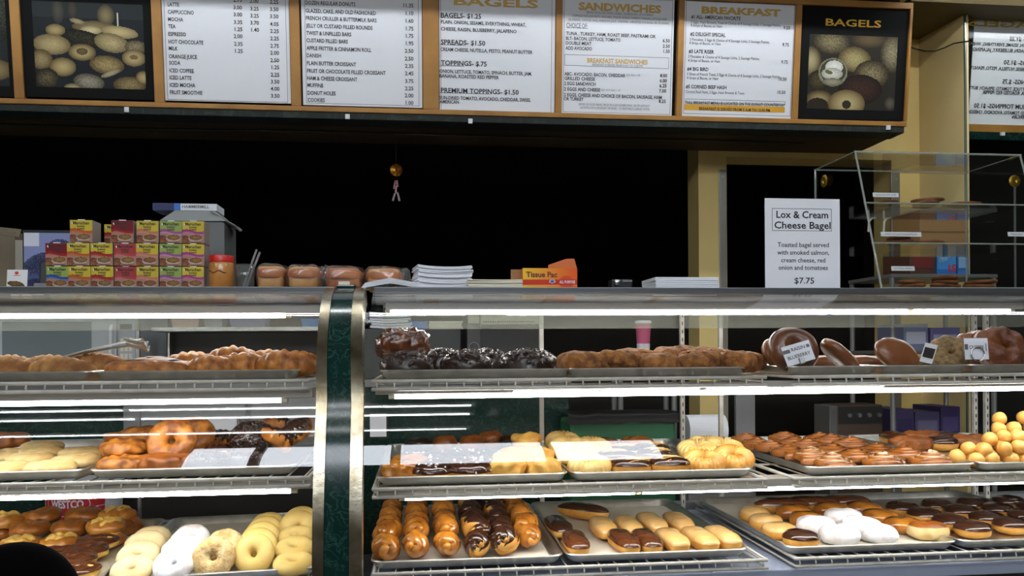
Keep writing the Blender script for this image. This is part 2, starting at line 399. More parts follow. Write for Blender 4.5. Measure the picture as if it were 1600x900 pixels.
L4 += [('T', INK, t, x, y, 5.2, dict(h2, x1=x1)) for t, x, y, x1 in (('PLAIN, ONION, SESAME, EVERYTHING, WHEAT,', 689, 34, 822), ('CHEESE, RAISIN, BLUEBERRY, JALAPENO', 689, 45, 807), ('CREAM CHEESE, NUTELLA, PESTO, PEANUT BUTTER', 688, 77, 832),
        ('ONION, LETTUCE, TOMATO, SPINACH, BUTTER, JAM,', 687, 111, 831), ('BANANA, ROASTED RED PEPPER', 687, 118.5, 779.5), ('SUN-DRIED TOMATO, AVOCADO, CHEDDAR, SWISS,', 687, 152.5, 829), ('AMERICAN', 687, 158.7, 717))]
L4 += [('T', GOLDINK, 'BAGELS', 709, 1.5, 12, dict(bold=.03, x1=841)), ('R', INK, 689, 720, 28, 28.5), ('R', INK, 688, 725, 70, 70.6), ('R', INK, 688, 725, 102.6, 103.2), ('R', INK, 687, 767, 145.6, 146.2), ('F', GREYINK, 689, 861, -40, 174)]
sheet((687, 866), (-60, 175), 'white menu sheet priced for bagels, spreads and toppings', L4)
f1 = dict(wf=.8, bold=.0)
L5 = [('T', GOLDINK, 'SANDWICHES', 904, 9.5, 11, dict(bold=.045, x1=1033)),
      ('T', GREYINK, 'SERVED ON SLICED WHITE, WHEAT, SOURDOUGH, OR RYE BREAD', 916, 19.3, 3.6, dict(f1, x1=1021)),
      ('T', GREYINK, 'TOPPINGS INCLUDE MAYO, MUSTARD, ONION, PICKLES, TOMATO, ONIONS, LETTUCE, AND', 894, 24.5, 3.6, dict(f1, x1=1042)),
      ('T', GREYINK, 'JALAPENOS - CHOOSE SWISS, AMERICAN, JACK, CHEDDAR - 1.00 EXTRA FOR BAGEL OR CROISSANT', 888, 30.5, 3.6, dict(f1, x1=1046)),
      ('T', GREYINK, 'CHOICE OF:', 885, 39.5, 7.2, dict(bold=.01, x1=918)), ('R', GREYINK, 885, 918, 43.6, 44.2)]
L5 += [('T', INK, t, x, y, 5.0, dict(bold=bb, x1=x1)) for t, x, y, x1 in (('TUNA , TURKEY, HAM, ROAST BEEF, PASTRAMI OR', 884.5, 52, 1024.5), ('BLT- BACON, LETTUCE, TOMATO', 884.3, 59.7, 969.5), ('DOUBLE MEAT', 884, 67, 924), ('ADD AVOCADO', 883.7, 75, 924.7),
       ('ABC- AVOCADO, BACON, CHEDDAR', 882, 115.3, 977), ('GRILLED CHEESE', 882, 122.3, 929.7), ('2 EGG SANDWICH', 881.7, 130.3, 930.5), ('2 EGGS AND CHEESE', 881.5, 139, 938), ('2 EGGS, CHEESE AND CHOICE OF BACON, SAUSAGE, HAM', 881.3, 148, 1034), ('OR TURKEY', 881, 154.3, 911.7))]
L5 += col(['6.50', '2.50', '1.50'], 1046.5, [64, 72.5, 80.5], cp=5.0, align='r', wf=.95, bold=bb) + col(['8.00', '6.00', '6.25', '7.00', '8.25'], 1042.5, [118.3, 126.3, 134.3, 142.3, 158.3], cp=5.0, align='r', wf=.95, bold=bb, dx=-.6)
L5 += [('F', GREYINK, 882, 1045, 87.5, 105), ('T', GOLDINK, 'BREAKFAST SANDWICHES', 917.5, 94.3, 6.8, dict(bold=.03, x1=1012)), ('T', GREYINK, 'BREAKFAST IS SERVED FROM 5 A.M. TO 12:30 P.M', 925.5, 101, 3.4, dict(f1, x1=1004)),
       ('T', GREYINK, 'ADD EGG +1.00', 978, 117.2, 3, dict(f1, x1=1000)), ('T', GREYINK, 'ADD AVOCADO +1.50', 939, 140.7, 3, dict(f1, x1=969)),
       ('T', GREYINK, 'SERVED ON SLICED BREAD, PRICES INCLUDE HASHBROWNS, 1.00 OFF WITHOUT', 904, 162.8, 3.4, dict(f1, x1=1015)), ('T', GREYINK, '1.00 EXTRA ON A CROISSANT OR BAGEL - .75 VEGETABLES (LABELED WHITE)', 906, 168, 3.4, dict(f1, x1=1015)),
       ('F', GREYINK, 879.5, 1047, -3, 177)]
sheet((876, 1049), (-8, 179.3), 'white menu sheet headed sandwiches with boxed breakfast sandwiches below', L5)
L6 = [('T', GOLDINK, 'BREAKFAST', 1096, 15.5, 10, dict(bold=.05, x1=1220))]
L6 += [('T', INK, t, x, y, 5.4, dict(bold=bb, x1=x1)) for t, x, y, x1 in (('#1 ALL- AMERICAN FAVORITE', 1080, 26, 1157), ('#2 DELIGHT SPECIAL', 1078.5, 53, 1133.5), ('#3 LATE RISER', 1076, 80, 1115.5), ('#4 BIG BIRD', 1073.5, 107.5, 1106.7), ('#5 CORNED BEEF HASH', 1071.5, 135, 1135))]
L6 += [('T', GREYINK, t, x, y, 4.1, dict(bold=.008, x1=x1)) for t, x, y, x1 in (('2 Eggs, Hash Browns, Toast & Choice of 4 Sausage Links, 2 Sausage Patties,', 1079.5, 34, 1220), ('4 Strips of Bacon, or Ham', 1079, 39.5, 1128), ('2 Pancakes, 2 Eggs & Choice of 4 Sausage Links, 2 Sausage Patties,', 1077.5, 61.3, 1202.5), ('4 Strips of Bacon, or Ham', 1077, 67, 1126),
       ('3 Pancakes & Choice of 4 Sausage Links, 2 Sausage Patties,', 1075.3, 88, 1187), ('4 Strips of Bacon, or Ham', 1075, 94.3, 1125), ('3 Slices of French Toast, 2 Eggs & Choice of 4 Sausage Links, 2 Sausage Patties,', 1073.3, 115.3, 1219.5), ('4 Strips of Bacon, or Ham', 1073, 121.5, 1122), ('Corned Beef Hash, 2 Eggs, Hash Browns & Toast', 1071.3, 143, 1163))]
L6 += col(['9.50', '9.75', '9.75', '10.50', '10.50'], 1234.3, [43.7, 70.2, 97.2, 124, 144.5], cp=5.0, align='r', wf=.9, bold=bb, dx=-1.8)
L6 += [('F', INK, 1070.5, 1227, 156.5, 162.5), ('T', INK, 'FULL BREAKFAST MENU IS LOCATED ON THE DONUT COUNTERTOP', 1071.5, 160, 4.4, dict(bold=bb, x1=1226)), ('R', ORINK, 1069, 1226, 165, 174), ('T', INK, 'BREAKFAST IS SERVED FROM 5 A.M TO 12:30 PM', 1092, 169.7, 4.4, dict(bold=bb, x1=1203, y=-.0022)),
       ('F', GREYINK, 1067.5, 1235, -2, 179.5)]
sheet((1064, 1235), (2, 183.5), 'white menu sheet headed breakfast with numbered specials and an orange band', L6)

def poster(pxs, pys, pic_px, pic_py, label, paint, extra=None):
    x0 = onb(pxs[0], pys[1])[0]; x1 = onb(pxs[1], pys[1])[0]; mid = sum(pxs)/2
    s0 = onb(mid, pys[1])[1]; s1 = min(onb(mid, pys[0])[1], s_in1-.001); cx = (x0+x1)/2
    o = ob('framed_poster', MB().box(x0-cx, x1-cx, -.001, .003, 0, s1-s0), BLACKMAT, None, bloc(cx, s0, .003), (TB, 0, 0)); tag(o, label, 'poster', 'black framed photo posters')
    pm = sum(pic_px)/2
    a0 = onb(pic_px[0], sum(pic_py)/2)[0]-cx; a1 = onb(pic_px[1], sum(pic_py)/2)[0]-cx; b0 = onb(pm, pic_py[1])[1]-s0; b1 = onb(pm, pic_py[0])[1]-s0
    ob('photograph', paint.mesh('photograph', a1-a0, b1-b0), None, o, ((a0+a1)/2, -.002, (b0+b1)/2))
    if extra:
        m_ = MB(); x, s = onb(extra[1], extra[2], .004); x1_ = onb(extra[3], extra[2], .004)[0]; hh = abs(onb(extra[1], extra[2]-extra[4]/2)[1]-onb(extra[1], extra[2]+extra[4]/2)[1])
        textmb(m_, extra[0], x-cx, s-s0, hh, bold=.02, width=x1_-x); ob('heading', m_, mat('gold letters', (236, 186, 60), .4), o)
    return o
tan, tan2 = (176, 158, 112), (100, 86, 56)
p = Paint(150, 116, (26, 32, 36))
p.rect(0, 1, 0, .18, (38, 44, 46)); p.ell(.23, .1, .06, .16, (74, 72, 62), (40, 42, 42)); p.ell(.36, .08, .05, .14, (64, 62, 54), (36, 38, 38)); p.ell(.66, .14, .08, .13, (128, 116, 84), (60, 56, 44))
p.ell(.55, .28, .2, .07, (128, 114, 78), (84, 74, 50)); p.ell(.52, .32, .1, .05, (196, 182, 140), (140, 126, 90)); p.rect(.76, .775, .1, .3, (190, 186, 170)); p.ell(.4, .22, .07, .03, (160, 148, 112), (110, 98, 70), .3)
p.ell(.78, .33, .17, .07, (190, 172, 126), (130, 116, 80), .15); p.ell(.46, .42, .22, .09, (70, 66, 46), (30, 32, 28), .3, 0, .7); p.ell(.7, .46, .16, .11, (196, 178, 130), (120, 106, 72), .3, 0, .2)
p.ell(.2, .33, .09, .07, (170, 150, 104), (96, 82, 54)); p.ell(.16, .5, .17, .12, (190, 172, 124), (116, 100, 66), .1, 0, .15); p.ell(.43, .58, .125, .1, (186, 166, 116), (90, 76, 48)); p.ell(.43, .57, .05, .04, (110, 92, 58), (80, 66, 40))
p.ell(.92, .5, .1, .08, (164, 152, 118), (96, 84, 58), 0, 0, .4); p.ell(.9, .63, .11, .1, (188, 170, 122), (100, 84, 54)); p.ell(.9, .62, .04, .03, (120, 100, 64)); p.ell(.65, .72, .16, .11, (186, 164, 110), (96, 80, 50), .15, 0, .3); p.ell(.68, .82, .1, .03, (170, 160, 130), (120, 110, 84), -.5)
p.ell(.06, .68, .1, .12, (170, 150, 104), (90, 76, 48), 0, 0, .2); p.ell(.25, .76, .12, .11, (184, 164, 112), (96, 82, 52)); p.ell(.1, .9, .11, .12, (120, 108, 76), (40, 38, 28), 0, 0, .5); p.ell(.48, .93, .14, .1, (176, 168, 150), (90, 84, 66), .2, 0, .3); p.ell(.85, .95, .15, .1, (168, 148, 100), (84, 70, 44), 0, 0, .3); p.ell(.98, .86, .07, .08, (180, 160, 110), (90, 76, 50)); p.ell(.33, 1, .08, .05, (170, 160, 120), (90, 84, 60))
poster((40, 243), (-40, 154), (54, 226), (5, 138), 'black framed photo poster of pastries piled on a dark table', p)
q = Paint(70, 100, (34, 38, 40)); q.ell(.8, .3, .5, .3, (70, 74, 60), (36, 40, 38), 0, 0, .5); q.ell(.7, .85, .35, .12, (170, 150, 104), (90, 76, 48)); q.ell(.2, .5, .3, .15, (150, 130, 90), (80, 70, 50)); q.ell(.3, .8, .25, .12, (150, 130, 90), (80, 70, 50))
poster((-200, 26), (-50, 149), (-150, 11), (-40, 133), 'black framed photo poster cut off at the left end of the board', q)
k = Paint(120, 104, (40, 36, 28)); bg, bg2 = (170, 156, 112), (70, 58, 36)
k.ell(.25, .1, .22, .17, (150, 138, 98), (46, 40, 28), .2, 0, .4); k.ell(.68, .05, .22, .12, (90, 76, 48), (40, 34, 24)); k.ell(.95, .22, .14, .26, (160, 150, 116), (60, 52, 34), 0, 0, .35); k.ell(.02, .36, .12, .2, (168, 156, 116), (60, 52, 32))
k.ell(.52, .32, .19, .17, (176, 162, 112), (84, 70, 42), .4, 0, .2); k.ell(.72, .52, .2, .2, (164, 150, 108), (60, 48, 32), 0, 0, .45); k.ell(.6, .72, .25, .2, (70, 44, 34), (34, 24, 18), 0, 0, .3); k.ell(.12, .62, .12, .14, (90, 80, 50), (40, 34, 22), 0, 0, .4)
k.ell(.14, .88, .17, .14, (160, 142, 96), (50, 40, 26)); k.ell(.12, .95, .12, .1, (40, 34, 26)); k.ell(.45, .92, .21, .19, (186, 170, 122), (100, 84, 52)); k.ell(.45, .93, .05, .06, (50, 42, 28)); k.ell(.95, .9, .07, .1, (90, 86, 76), (40, 36, 28))
k.ell(.28, .5, .165, .19, (190, 188, 172), (120, 118, 96)); k.ell(.28, .49, .145, .165, (84, 82, 64), (60, 58, 44)); k.ell(.29, .43, .1, .09, (236, 236, 230), (200, 200, 190), 0, 0, .08); k.ell(.27, .52, .12, .08, (222, 222, 214), (170, 168, 152), 0, 0, .12); k.ell(.23, .5, .045, .025, (90, 104, 60), None, .4); k.ell(.28, .63, .12, .05, (150, 146, 124), (100, 98, 80))
poster((1246, 1413), (14, 187), (1262, 1399), (56, 172), 'black framed bagel photo poster headed bagels in gold letters', k, ('BAGELS', 1290, 34.5, 1377, 10.5))
# ------------------------------------------------------------------ mirror on the right wall, with the reversed menu board standing behind its glass
xM0 = X(1509, 3.5, 100)
mir = thing('wall_mirror', 'tall wall mirror right of the yellow wall showing the menu reversed', 'mirror', (xM0, 3.5, .78))
ob('mirror_glass', B(0, 1.6, 0, .004, 0, 2.0), glassmat('mirror glass', (.97, .98, .97), .003), mir)
ob('edge_strip', B(-.008, .0, -.006, .012, 0, 2.0, .001), mat('mirror edge', (120, 134, 126), .2, .4), mir)
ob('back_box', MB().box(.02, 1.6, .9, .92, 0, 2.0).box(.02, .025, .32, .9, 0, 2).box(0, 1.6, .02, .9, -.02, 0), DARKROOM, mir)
YR = 3.60
PR = Vector((0, YR, Z(1550, 207, YR)))
def onr(px, py):
    d = ray(px, py); kk = (PR-CC).dot(nB)/d.dot(nB); q_ = CC+d*kk-PR; return q_.x, q_.dot(tB)
xr0 = X(1509.5, YR, 100)+.006; s1r, s0r = onr(1550, 25)[1], onr(1550, 195)[1]; str_ = onr(1550, 11)[1]
rb = thing('mirrored_board', 'reversed wooden menu board seen in the mirror at the right', 'menu board', PR, (TB, 0, 0))
ob('bottom_rail', B(xr0, xr0+1.2, -.01, .02, 0, s0r, .002), WOOD, rb)
ob('top_rail', B(xr0, xr0+1.2, -.01, .02, s1r, str_, .002), WOOD, rb)
ob('marble_fascia', B(xr0, xr0+1.2, -.01, .03, str_, str_+.12), MARBLE, rb)
ob('under_trim', B(xr0, xr0+1.2, -.008, .02, -.035, -.001), MARBLE, rb)
x_, s_ = onr(1563, 210); ob('clip', B(x_-.01, x_+.01, -.02, -.01, s_-.008, s_+.008), PAPER, rb)
rs = ob('menu_sheet', B(xr0, xr0+.56, .0, .004, s0r, s1r), PAPER, None, PR, (TB, 0, 0)); tag(rs, 'white menu sheet with reversed lettering in the mirror', 'menu', 'white menu sheets on the board')
m1 = MB(); m2 = MB()
for t, px, py, cp, wd in (('BAGELS- $1.25', 1577, 60.5, 6.6, 53), ('PLAIN, ONION, SESAME, EVERYTHING, WHEAT,', 1511, 68, 5.0, 120), ('CHEESE, RAISIN, BLUEBERRY, JALAPENO', 1520, 77, 5.4, 106), ('SPREADS- $1.50', 1568, 97.5, 6.6, 60), ('CREAM CHEESE, NUTELLA, PESTO, PEANUT B', 1511, 105.5, 5.0, 116),
                          ('TOPPINGS- $.75', 1566, 127.5, 6.6, 58), ('ONION, LETTUCE, TOMATO, SPINACH, BUTTE', 1511, 137, 5.0, 117), ('BANANA, ROASTED RED PEPPER', 1535, 144, 5.4, 84), ('PREMIUM TOPPINGS- $1.50', 1521.5, 165, 6.6, 98), ('SUN-DRIED TOMATO, AVOCADO, CHEDDA', 1511, 174.5, 5.0, 112), ('AMERICAN', 1581, 182.5, 5.4, 27)):
    x_, s_ = onr(px, py); wm = onr(px+wd, py)[0]-x_; hh = onr(px, py-cp/2)[1]-onr(px, py+cp/2)[1]
    textmb(m1, t, x_, s_, hh, bold=.02, width=wm, mirror=True)
x_, s_ = onr(1511, 35); hh = onr(1506, 30)[1]-onr(1506, 40)[1]
textmb(m2, 'BAGELS', x_, s_, hh, bold=.03, width=onr(1628, 35)[0]-x_, mirror=True)
ob('lettering', m1, INK, rs); ob('heading', m2, GOLDINK, rs)
# ------------------------------------------------------------------ lamps and shop window of the customer side
def ceil_light(x0, x1, ys, lab, e=1.0):
    t = thing('ceiling_light', lab, 'light', ((x0+x1)/2, sum(ys)/len(ys), 3.0), group='ceiling tube lights of the shop')
    w_ = (x1-x0)/2; d_ = (max(ys)-min(ys))/2+.07; yc = sum(ys)/len(ys)
    ob('light_housing', MB().box(-w_-.03, w_+.03, -d_, d_, -.03, -.001, .004), mat('lamp enamel', (190, 190, 188), .4), t)
    for y in ys:
        for a, b in ((-w_, -.02), (.02, w_)): ob('ceiling_tube', MB().tube([(a, y-yc, -.046), (b, y-yc, -.046)], .013, 12).mesh('ceiling_tube', emitmat('ceiling light %.2f' % e, (.93, .97, 1), CEIL_E*e), True), None, t)
ceil_light(-3.3, .25, (.10, -.15), 'double ceiling tube light over the customers near the counter')
ceil_light(.45, 2.45, (.50, .44, .38), 'added triple ceiling tube light to brighten the right menu boards')  # added lamp, lifts the dim right end of the board
ceil_light(-3.3, .25, (-.70,), 'single ceiling tube light further from the counter')
WF_ = MB().box(-4, 4.5, -4.3, -4.2, 0, 3.3).box(-4, 4.5, -4.3, -4.2, 4.45, 5.2).box(-4, -2.4, -4.3, -4.2, 3.3, 4.45).box(2.5, 4.5, -4.3, -4.2, 3.3, 4.45)
for x in (-1.75, -.35, 1.25): WF_.box(x, x+.1, -4.3, -4.2, 3.3, 4.45)
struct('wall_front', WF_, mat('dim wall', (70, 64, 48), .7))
wn = ob('window_1', B(-2.4, 2.5, -4.34, -4.31, 3.3, 4.45), emitmat('daylight window', (.86, .92, 1), WIN_E)); wn['kind'] = 'structure'

ceil_light(-3.2, .2, (2.87,), 'ceiling tube light above the left half of the menu board', 1.3)
ceil_light(.4, 3.7, (2.87,), 'ceiling tube light above the right half of the menu board', 1.75)
# ------------------------------------------------------------------ display cases
PROF = [(1.69, .56), (1.69, .66), (1.692, .74), (1.703, .85), (1.725, .95), (1.752, 1.04), (1.80, 1.14), (1.858, 1.22), (1.93, 1.285), (2.01, 1.335), (2.08, 1.363), (2.14, 1.378)]
def spline(P, n=4):
    out = []
    for i in range(len(P)-1):
        p0, p1, p2, p3 = P[max(i-1, 0)], P[i], P[i+1], P[min(i+2, len(P)-1)]
        for k in range(n):
            t = k/n
            out.append(tuple(.5*((2*b)+(c-a)*t+(2*a-5*b+4*c-d)*t*t+(-a+3*b-3*c+d)*t**3) for a, b, c, d in zip(p0, p1, p2, p3)))
    return out+[P[-1]]
PR_ = spline(PROF); PRP = spline([(1.69, .01), (1.69, .3)]+PROF)
def offs(P, d):
    out = []
    for i, (y, z) in enumerate(P):
        a = P[max(i-1, 0)]; b = P[min(i+1, len(P)-1)]; ty, tz = b[0]-a[0], b[1]-a[1]; L = math.hypot(ty, tz); out.append((y+tz/L*d, z-ty/L*d))
    return out
def lean(m_):
    m_.v = [(x-.019*min(1, max(0, (z-1.10)/.27)), y, z) for x, y, z in m_.v]; return m_
def band(x0, x1, d0, d1, caps=True, P=None):
    o, i = offs(P or PR_, d0), offs(P or PR_, d1); n = len(o); m_ = MB()
    v = [(x, y, z) for x in (x0, x1) for P in (o, i) for y, z in P]; f = []
    for k in range(n-1):
        f.append((k, k+1, 2*n+k+1, 2*n+k)); f.append((n+k+1, n+k, 3*n+k, 3*n+k+1))
        if caps: f.append((k, n+k, n+k+1, k+1)); f.append((2*n+k, 2*n+k+1, 3*n+k+1, 3*n+k))
    if caps: f.append((0, 2*n, 3*n, n)); f.append((n-1, 2*n-1, 4*n-1, 3*n-1))
    return m_.add(v, f)
def smoothflat(me, ang=30):
    me.polygons.foreach_set('use_smooth', [True]*len(me.polygons)); me.set_sharp_from_angle(angle=R(ang)); return me

xa0, xa1, xb1, xb0 = X(499, 1.83, 562), X(517, 1.83, 562), X(551, 1.83, 562), X(571, 1.83, 562)
pil = thing('case_pillar', 'curved green marble pillar between the two glass display cases', 'pillar', (0, 0, 0))
ob('marble_panel', smoothflat(lean(band(xa1-.001, xb1+.001, -.004, .05, P=PRP)).mesh('marble_panel', MARBLE)), None, pil)
ob('metal_trim', smoothflat(lean(band(xa0, xa1-.002, -.006, .04, P=PRP)).mesh('metal_trim', BRASSY)), None, pil)
ob('metal_trim', smoothflat(lean(band(xb1+.002, xb0, -.006, .04, P=PRP)).mesh('metal_trim', BRASSY)), None, pil)
ob('pillar_top', MB().box(xa1-.02, xb1-.018, 2.135, 2.62, 1.30, 1.392, .004), MARBLE, pil)
ob('pillar_foot', B(xa0+.004, xb0-.004, 1.75, 2.6, 0, .56), BLACKPL, pil)

ZT = 1.383
LZ = {('L', 1): Z(400, 577.5, 1.86), ('L', 2): Z(350, 730, 1.86), ('L', 3): Z(440, 893, 1.86), ('R', 1): Z(1050, 574, 1.86), ('R', 2): Z(1000, 736, 1.86), ('R', 3): Z(1000, 863, 1.86)}
YF = 1.86
def wire_shelf(x0, x1, zl, par):
    m_ = MB(); r1, r2 = .0045, .0042
    zr = zl-.0215-.0045
    ya, yb = YF-.0125, YF-.015
    m_.tube([(x0, ya, zr), (x1, ya, zr)], r1, 8); m_.tube([(x0, yb, zr-.018), (x1, yb, zr-.018)], r2, 8)
    for y in (YF+.25, YF+.5, YF+.68): m_.tube([(x0, y, zr-.004), (x1, y, zr-.004)], .003, 6)
    n = int((x1-x0)/.04)
    for i in range(n+1):
        x = x0+.012+i*(x1-x0-.024)/n
        m_.tube([(x, YF+.70, zr), (x, YF+.02, zr), (x, ya, zr+.001), (x, yb-.002, zr-.009), (x, yb, zr-.018)], .0022, 5)
    for x in (x0+.002, x1-.002): m_.tube([(x, YF+.70, zr), (x, ya, zr)], .0038, 6); m_.tube([(x, YF+.70, zr-.018), (x, yb, zr-.018)], .0032, 6)
    return ob('wire_shelf', m_.mesh('wire_shelf', WIRE, True), None, par)
def fixture(x0, x1, y, z, par, tubes):
    f = ob('light_channel', MB().sweepx([(y-.024, z+.024), (y-.026, z+.006), (y-.02, z+.004), (y-.004, z+.012), (y+.02, z+.012), (y+.036, z+.002), (y+.04, z+.004), (y+.04, z+.024)], x0, x1), ENAMEL, par)
    for a, b in tubes:
        t = ob('light_tube', MB().tube([(a, y-.012, z), (b, y-.012, z)], .0066, 12).mesh('light_tube', TUBE, True), None, f)
        ob('tube_cap', MB().tube([(a-.014, y-.012, z), (a, y-.012, z)], .007, 10).tube([(b, y-.012, z), (b+.014, y-.012, z)], .007, 10), PAPERC, f)
def build_case(side, x0, x1, lab):
    c = thing('display_case', lab, 'display case', (0, 0, 0), group='glass bakery display cases')
    g = band(x0+.001, x1, .004, .009, False).mesh('curved_glass', GLASS, True); ob('curved_glass', g, None, c)
    ob('top_glass', B(x0+.001, x1, 2.15, 2.60, ZT-.008, ZT), GLASS, c)
    ob('front_rail', MB().box(x0+.001, x1, 2.137, 2.152, ZT-.014, ZT+.003, .002), mat('rail metal', (96, 98, 100), .35, .6), c)
    ob('rear_rail', MB().box(x0+.001, x1, 2.60, 2.625, ZT-.03, ZT+.002, .002), GREYMET, c)
    ob('reflection_strip', B(x0+.001, x1, 2.606, 2.612, 1.285, ZT-.031), HAZE, c)  # added strip, its haze paints in the reflected band at the back
    ob('base_sill', MB().box(x0, x1, 1.852, 2.58, LZ[(side, 3)]-.085, LZ[(side, 3)]-.052, .004), mat('sill enamel', (150, 160, 182), .4), c)
    ob('base_cabinet', B(x0, x1, 1.875, 2.62, 0, LZ[(side, 3)]-.086), BLACKPL, c)
    ob('door_track', B(x0, x1, 2.585, 2.625, LZ[(side, 3)]-.052, LZ[(side, 3)]-.03), GREYMET, c)
    return c
xL0, xR1 = -1.75, 2.45
cl = build_case('L', xL0, xa0, 'left glass display case with curved front, left of the marble pillar')
cr = build_case('R', xb0, xR1, 'wide right glass display case with curved front, right of the marble pillar')
secs = {'L': [(X(-330, YF), X(483, YF))], 'R': [(X(581, YF), X(1194, YF)), (X(1236, YF), X(1236, YF)+.955)]}
for sd, par in (('L', cl), ('R', cr)):
    for lv in (1, 2, 3):
        for a, b in secs[sd]: wire_shelf(a, b, LZ[(sd, lv)], par)
yt = 2.20
fixture(xL0+.05, xa0-.02, yt, Z(300, 493, yt-.012), cl, [(-1.55, X(448, yt))])
fixture(xb0+.03, X(1590, yt), yt, Z(1000, 487, yt-.012), cr, [(X(611, yt), X(1415, yt)), (X(1421, yt), X(1573, yt))])
y2 = 1.885
fixture(xL0+.05, X(490, y2), y2, Z(300, 626.5, y2-.012), cl, [(-1.5, X(441, y2))])
fixture(xL0+.05, X(490, y2), y2, Z(300, 770, y2-.012), cl, [(-1.5, X(455, y2))])
fixture(xb0+.02, xR1-.02, y2, Z(1000, 614, y2-.012), cr, [(X(617, y2), xR1-.1)])
fixture(xb0+.02, xR1-.02, y2, Z(1000, 768, y2-.012), cr, [(X(632, y2), X(991, y2)), (X(997, y2), xR1-.1)])
# reflector hood behind the front rail over the top tubes
for par, a, b in ((cl, xL0, xa0-.002), (cr, xb0+.002, xR1)):
    ob('reflector_hood', MB().sweepx([(2.155, ZT-.014), (2.185, 1.345), (2.26, 1.345), (2.26, 1.349), (2.187, 1.349), (2.158, ZT-.0125)], a, b), mat('hood metal', (156, 157, 154), .35, .6), par)
# slotted standards and door stiles at the back
def standard(px, par, wd=.014):
    x = X(px, 2.59, 600)
    st = ob('shelf_standard', MB().box(x-wd/2, x+wd/2, 2.578, 2.592, .68, 1.35, .001), WIRE, par)
    m_ = MB()
    for i in range(24): m_.box(x-.0015, x+.0015, 2.5765, 2.578, .70+i*.027, .712+i*.027)
    ob('slots', m_, BLACKPL, st)
for px in (1065, 1521, 1539): standard(px, cr)
for px in (846, 1126): ob('door_stile', MB().box(X(px, 2.62)-.007, X(px, 2.62)+.007, 2.613, 2.628, .68, 1.36, .001), WIRE, cr)
ob('door_stile', MB().box(X(217, 2.62)-.004, X(217, 2.62)+.004, 2.613, 2.628, .68, 1.36, .001), GREYMET, cl)

# ------------------------------------------------------------------ pastries: shapes
def nz(v, s, seed=0): return noise.noise(Vector((v[0]*s+seed*7.3, v[1]*s-seed*3.1, v[2]*s+seed*1.7)))
def blob(rx, ry, rz, e1=.8, e2=.8, amp=0, sc=40, seed=0, nu=28, nv=14, v0=-1, v1=1, grow=0, flat=-1, close=True):
    """rounded loaf: superellipsoid, pole up; v0..v1 picks a latitude range"""
    P = lambda a, e: math.copysign(abs(a)**e, a)
    v = []; f = []
    for j in range(nv+1):
        la = (v0+(v1-v0)*j/nv)*math.pi/2
        for i in range(nu):
            lo = 2*math.pi*i/nu
            c = P(math.cos(la), e1)
            p = Vector(((rx+grow)*c*P(math.cos(lo), e2), (ry+grow)*c*P(math.sin(lo), e2), (rz+grow)*P(math.sin(la), e1)))
            d = amp*nz(p, sc, seed)
            p += p.normalized()*d if p.length > 1e-6 else Vector()
            if p.z < flat*rz: p.z = flat*rz
            v.append(p)
    for j in range(nv):
        for i in range(nu): f.append((j*nu+i, j*nu+(i+1) % nu, (j+1)*nu+(i+1) % nu, (j+1)*nu+i))
    if close: f.append(tuple(range(nu))[::-1])
    f.append(tuple(nv*nu+i for i in range(nu)))
    return MB().add(v, f)
def ring(Rr, r, rz, amp=0, sc=40, seed=0, nu=36, nv=16, flute=0, nf=8, twist=0, a0=0, a1=1, grow=0, pw=1):
    v = []; f = []; full = a1-a0 >= .999
    for i in range(nu):
        th = 2*math.pi*i/nu
        for j in range(nv+(0 if full else 1)):
            ph = 2*math.pi*(a0+(a1-a0)*j/nv)
            k = 1+flute*math.cos(nf*th+twist*ph)
            cp, sp = math.cos(ph), math.sin(ph)
            q = Rr+(r+grow)*k*math.copysign(abs(cp)**pw, cp)
            p = Vector((q*math.cos(th), q*math.sin(th), (rz+grow)*k*math.copysign(abs(sp)**pw, sp)))
            n = Vector((cp*math.cos(th), cp*math.sin(th), sp)); p += n*amp*nz(p, sc, seed)
            v.append(p)
    m = nv if full else nv+1
    for i in range(nu):
        for j in range(nv):
            j2 = (j+1) % m
            f.append((i*m+j, ((i+1) % nu)*m+j, ((i+1) % nu)*m+j2, i*m+j2))
    return MB().add(v, f)
def twistmb(L, rr, turns, off, seed=0, amp=.002):
    m = MB()
    for s in (0, 1):
        pts = []; rad = []
        for i in range(29):
            t = i/28; a = math.pi*s+turns*2*math.pi*t; taper = math.sin(math.pi*min(max(t, .0), 1))**.45
            pts.append((off*taper*math.cos(a), (t-.5)*L, off*.8*taper*math.sin(a))); rad.append(max(.003, rr*(.35+.65*taper)))
        m.tube(pts, rad, 12)
    m.v = [tuple(Vector(p)+Vector(p).normalized()*amp*nz(p, 60, seed)) for p in m.v]
    return m
def croissant(L, rr, bend, seed=0, ridges=7):
    m = MB(); pts = []; rad = []
    for i in range(41):
        t = i/40; a = (t-.5)*bend; prof = math.sin(math.pi*(.04+.92*t))**.7
        st = (t*ridges) % 1; k = prof*(1+.15*math.sin(math.pi*(st if t < .5 else 1-st))**.8-.07)
        Rb = L/bend
        pts.append((Rb*math.sin(a), Rb*(1-math.cos(a)), 0)); rad.append(max(.004, rr*k))
    m.tube(pts, rad, 16)
    m.v = [(x, y, max(z*.85, -rr*.55)+.0025*nz((x, y, z), 70, seed)) for x, y, z in m.v]; return m
def rollmb(Rr, turns, r, h, seed=0):
    pts = []; rad = []; n = int(30*turns)
    for i in range(n+1):
        t = i/n; a = 2*math.pi*turns*t+seed; q = Rr*(1-t)**.9+.002
        pts.append((q*math.cos(a), q*math.sin(a), r*.6+h*t)); rad.append(r*(1-.25*t))
    return MB().tube(pts, rad, 10)
def rcurve(rows): return rows

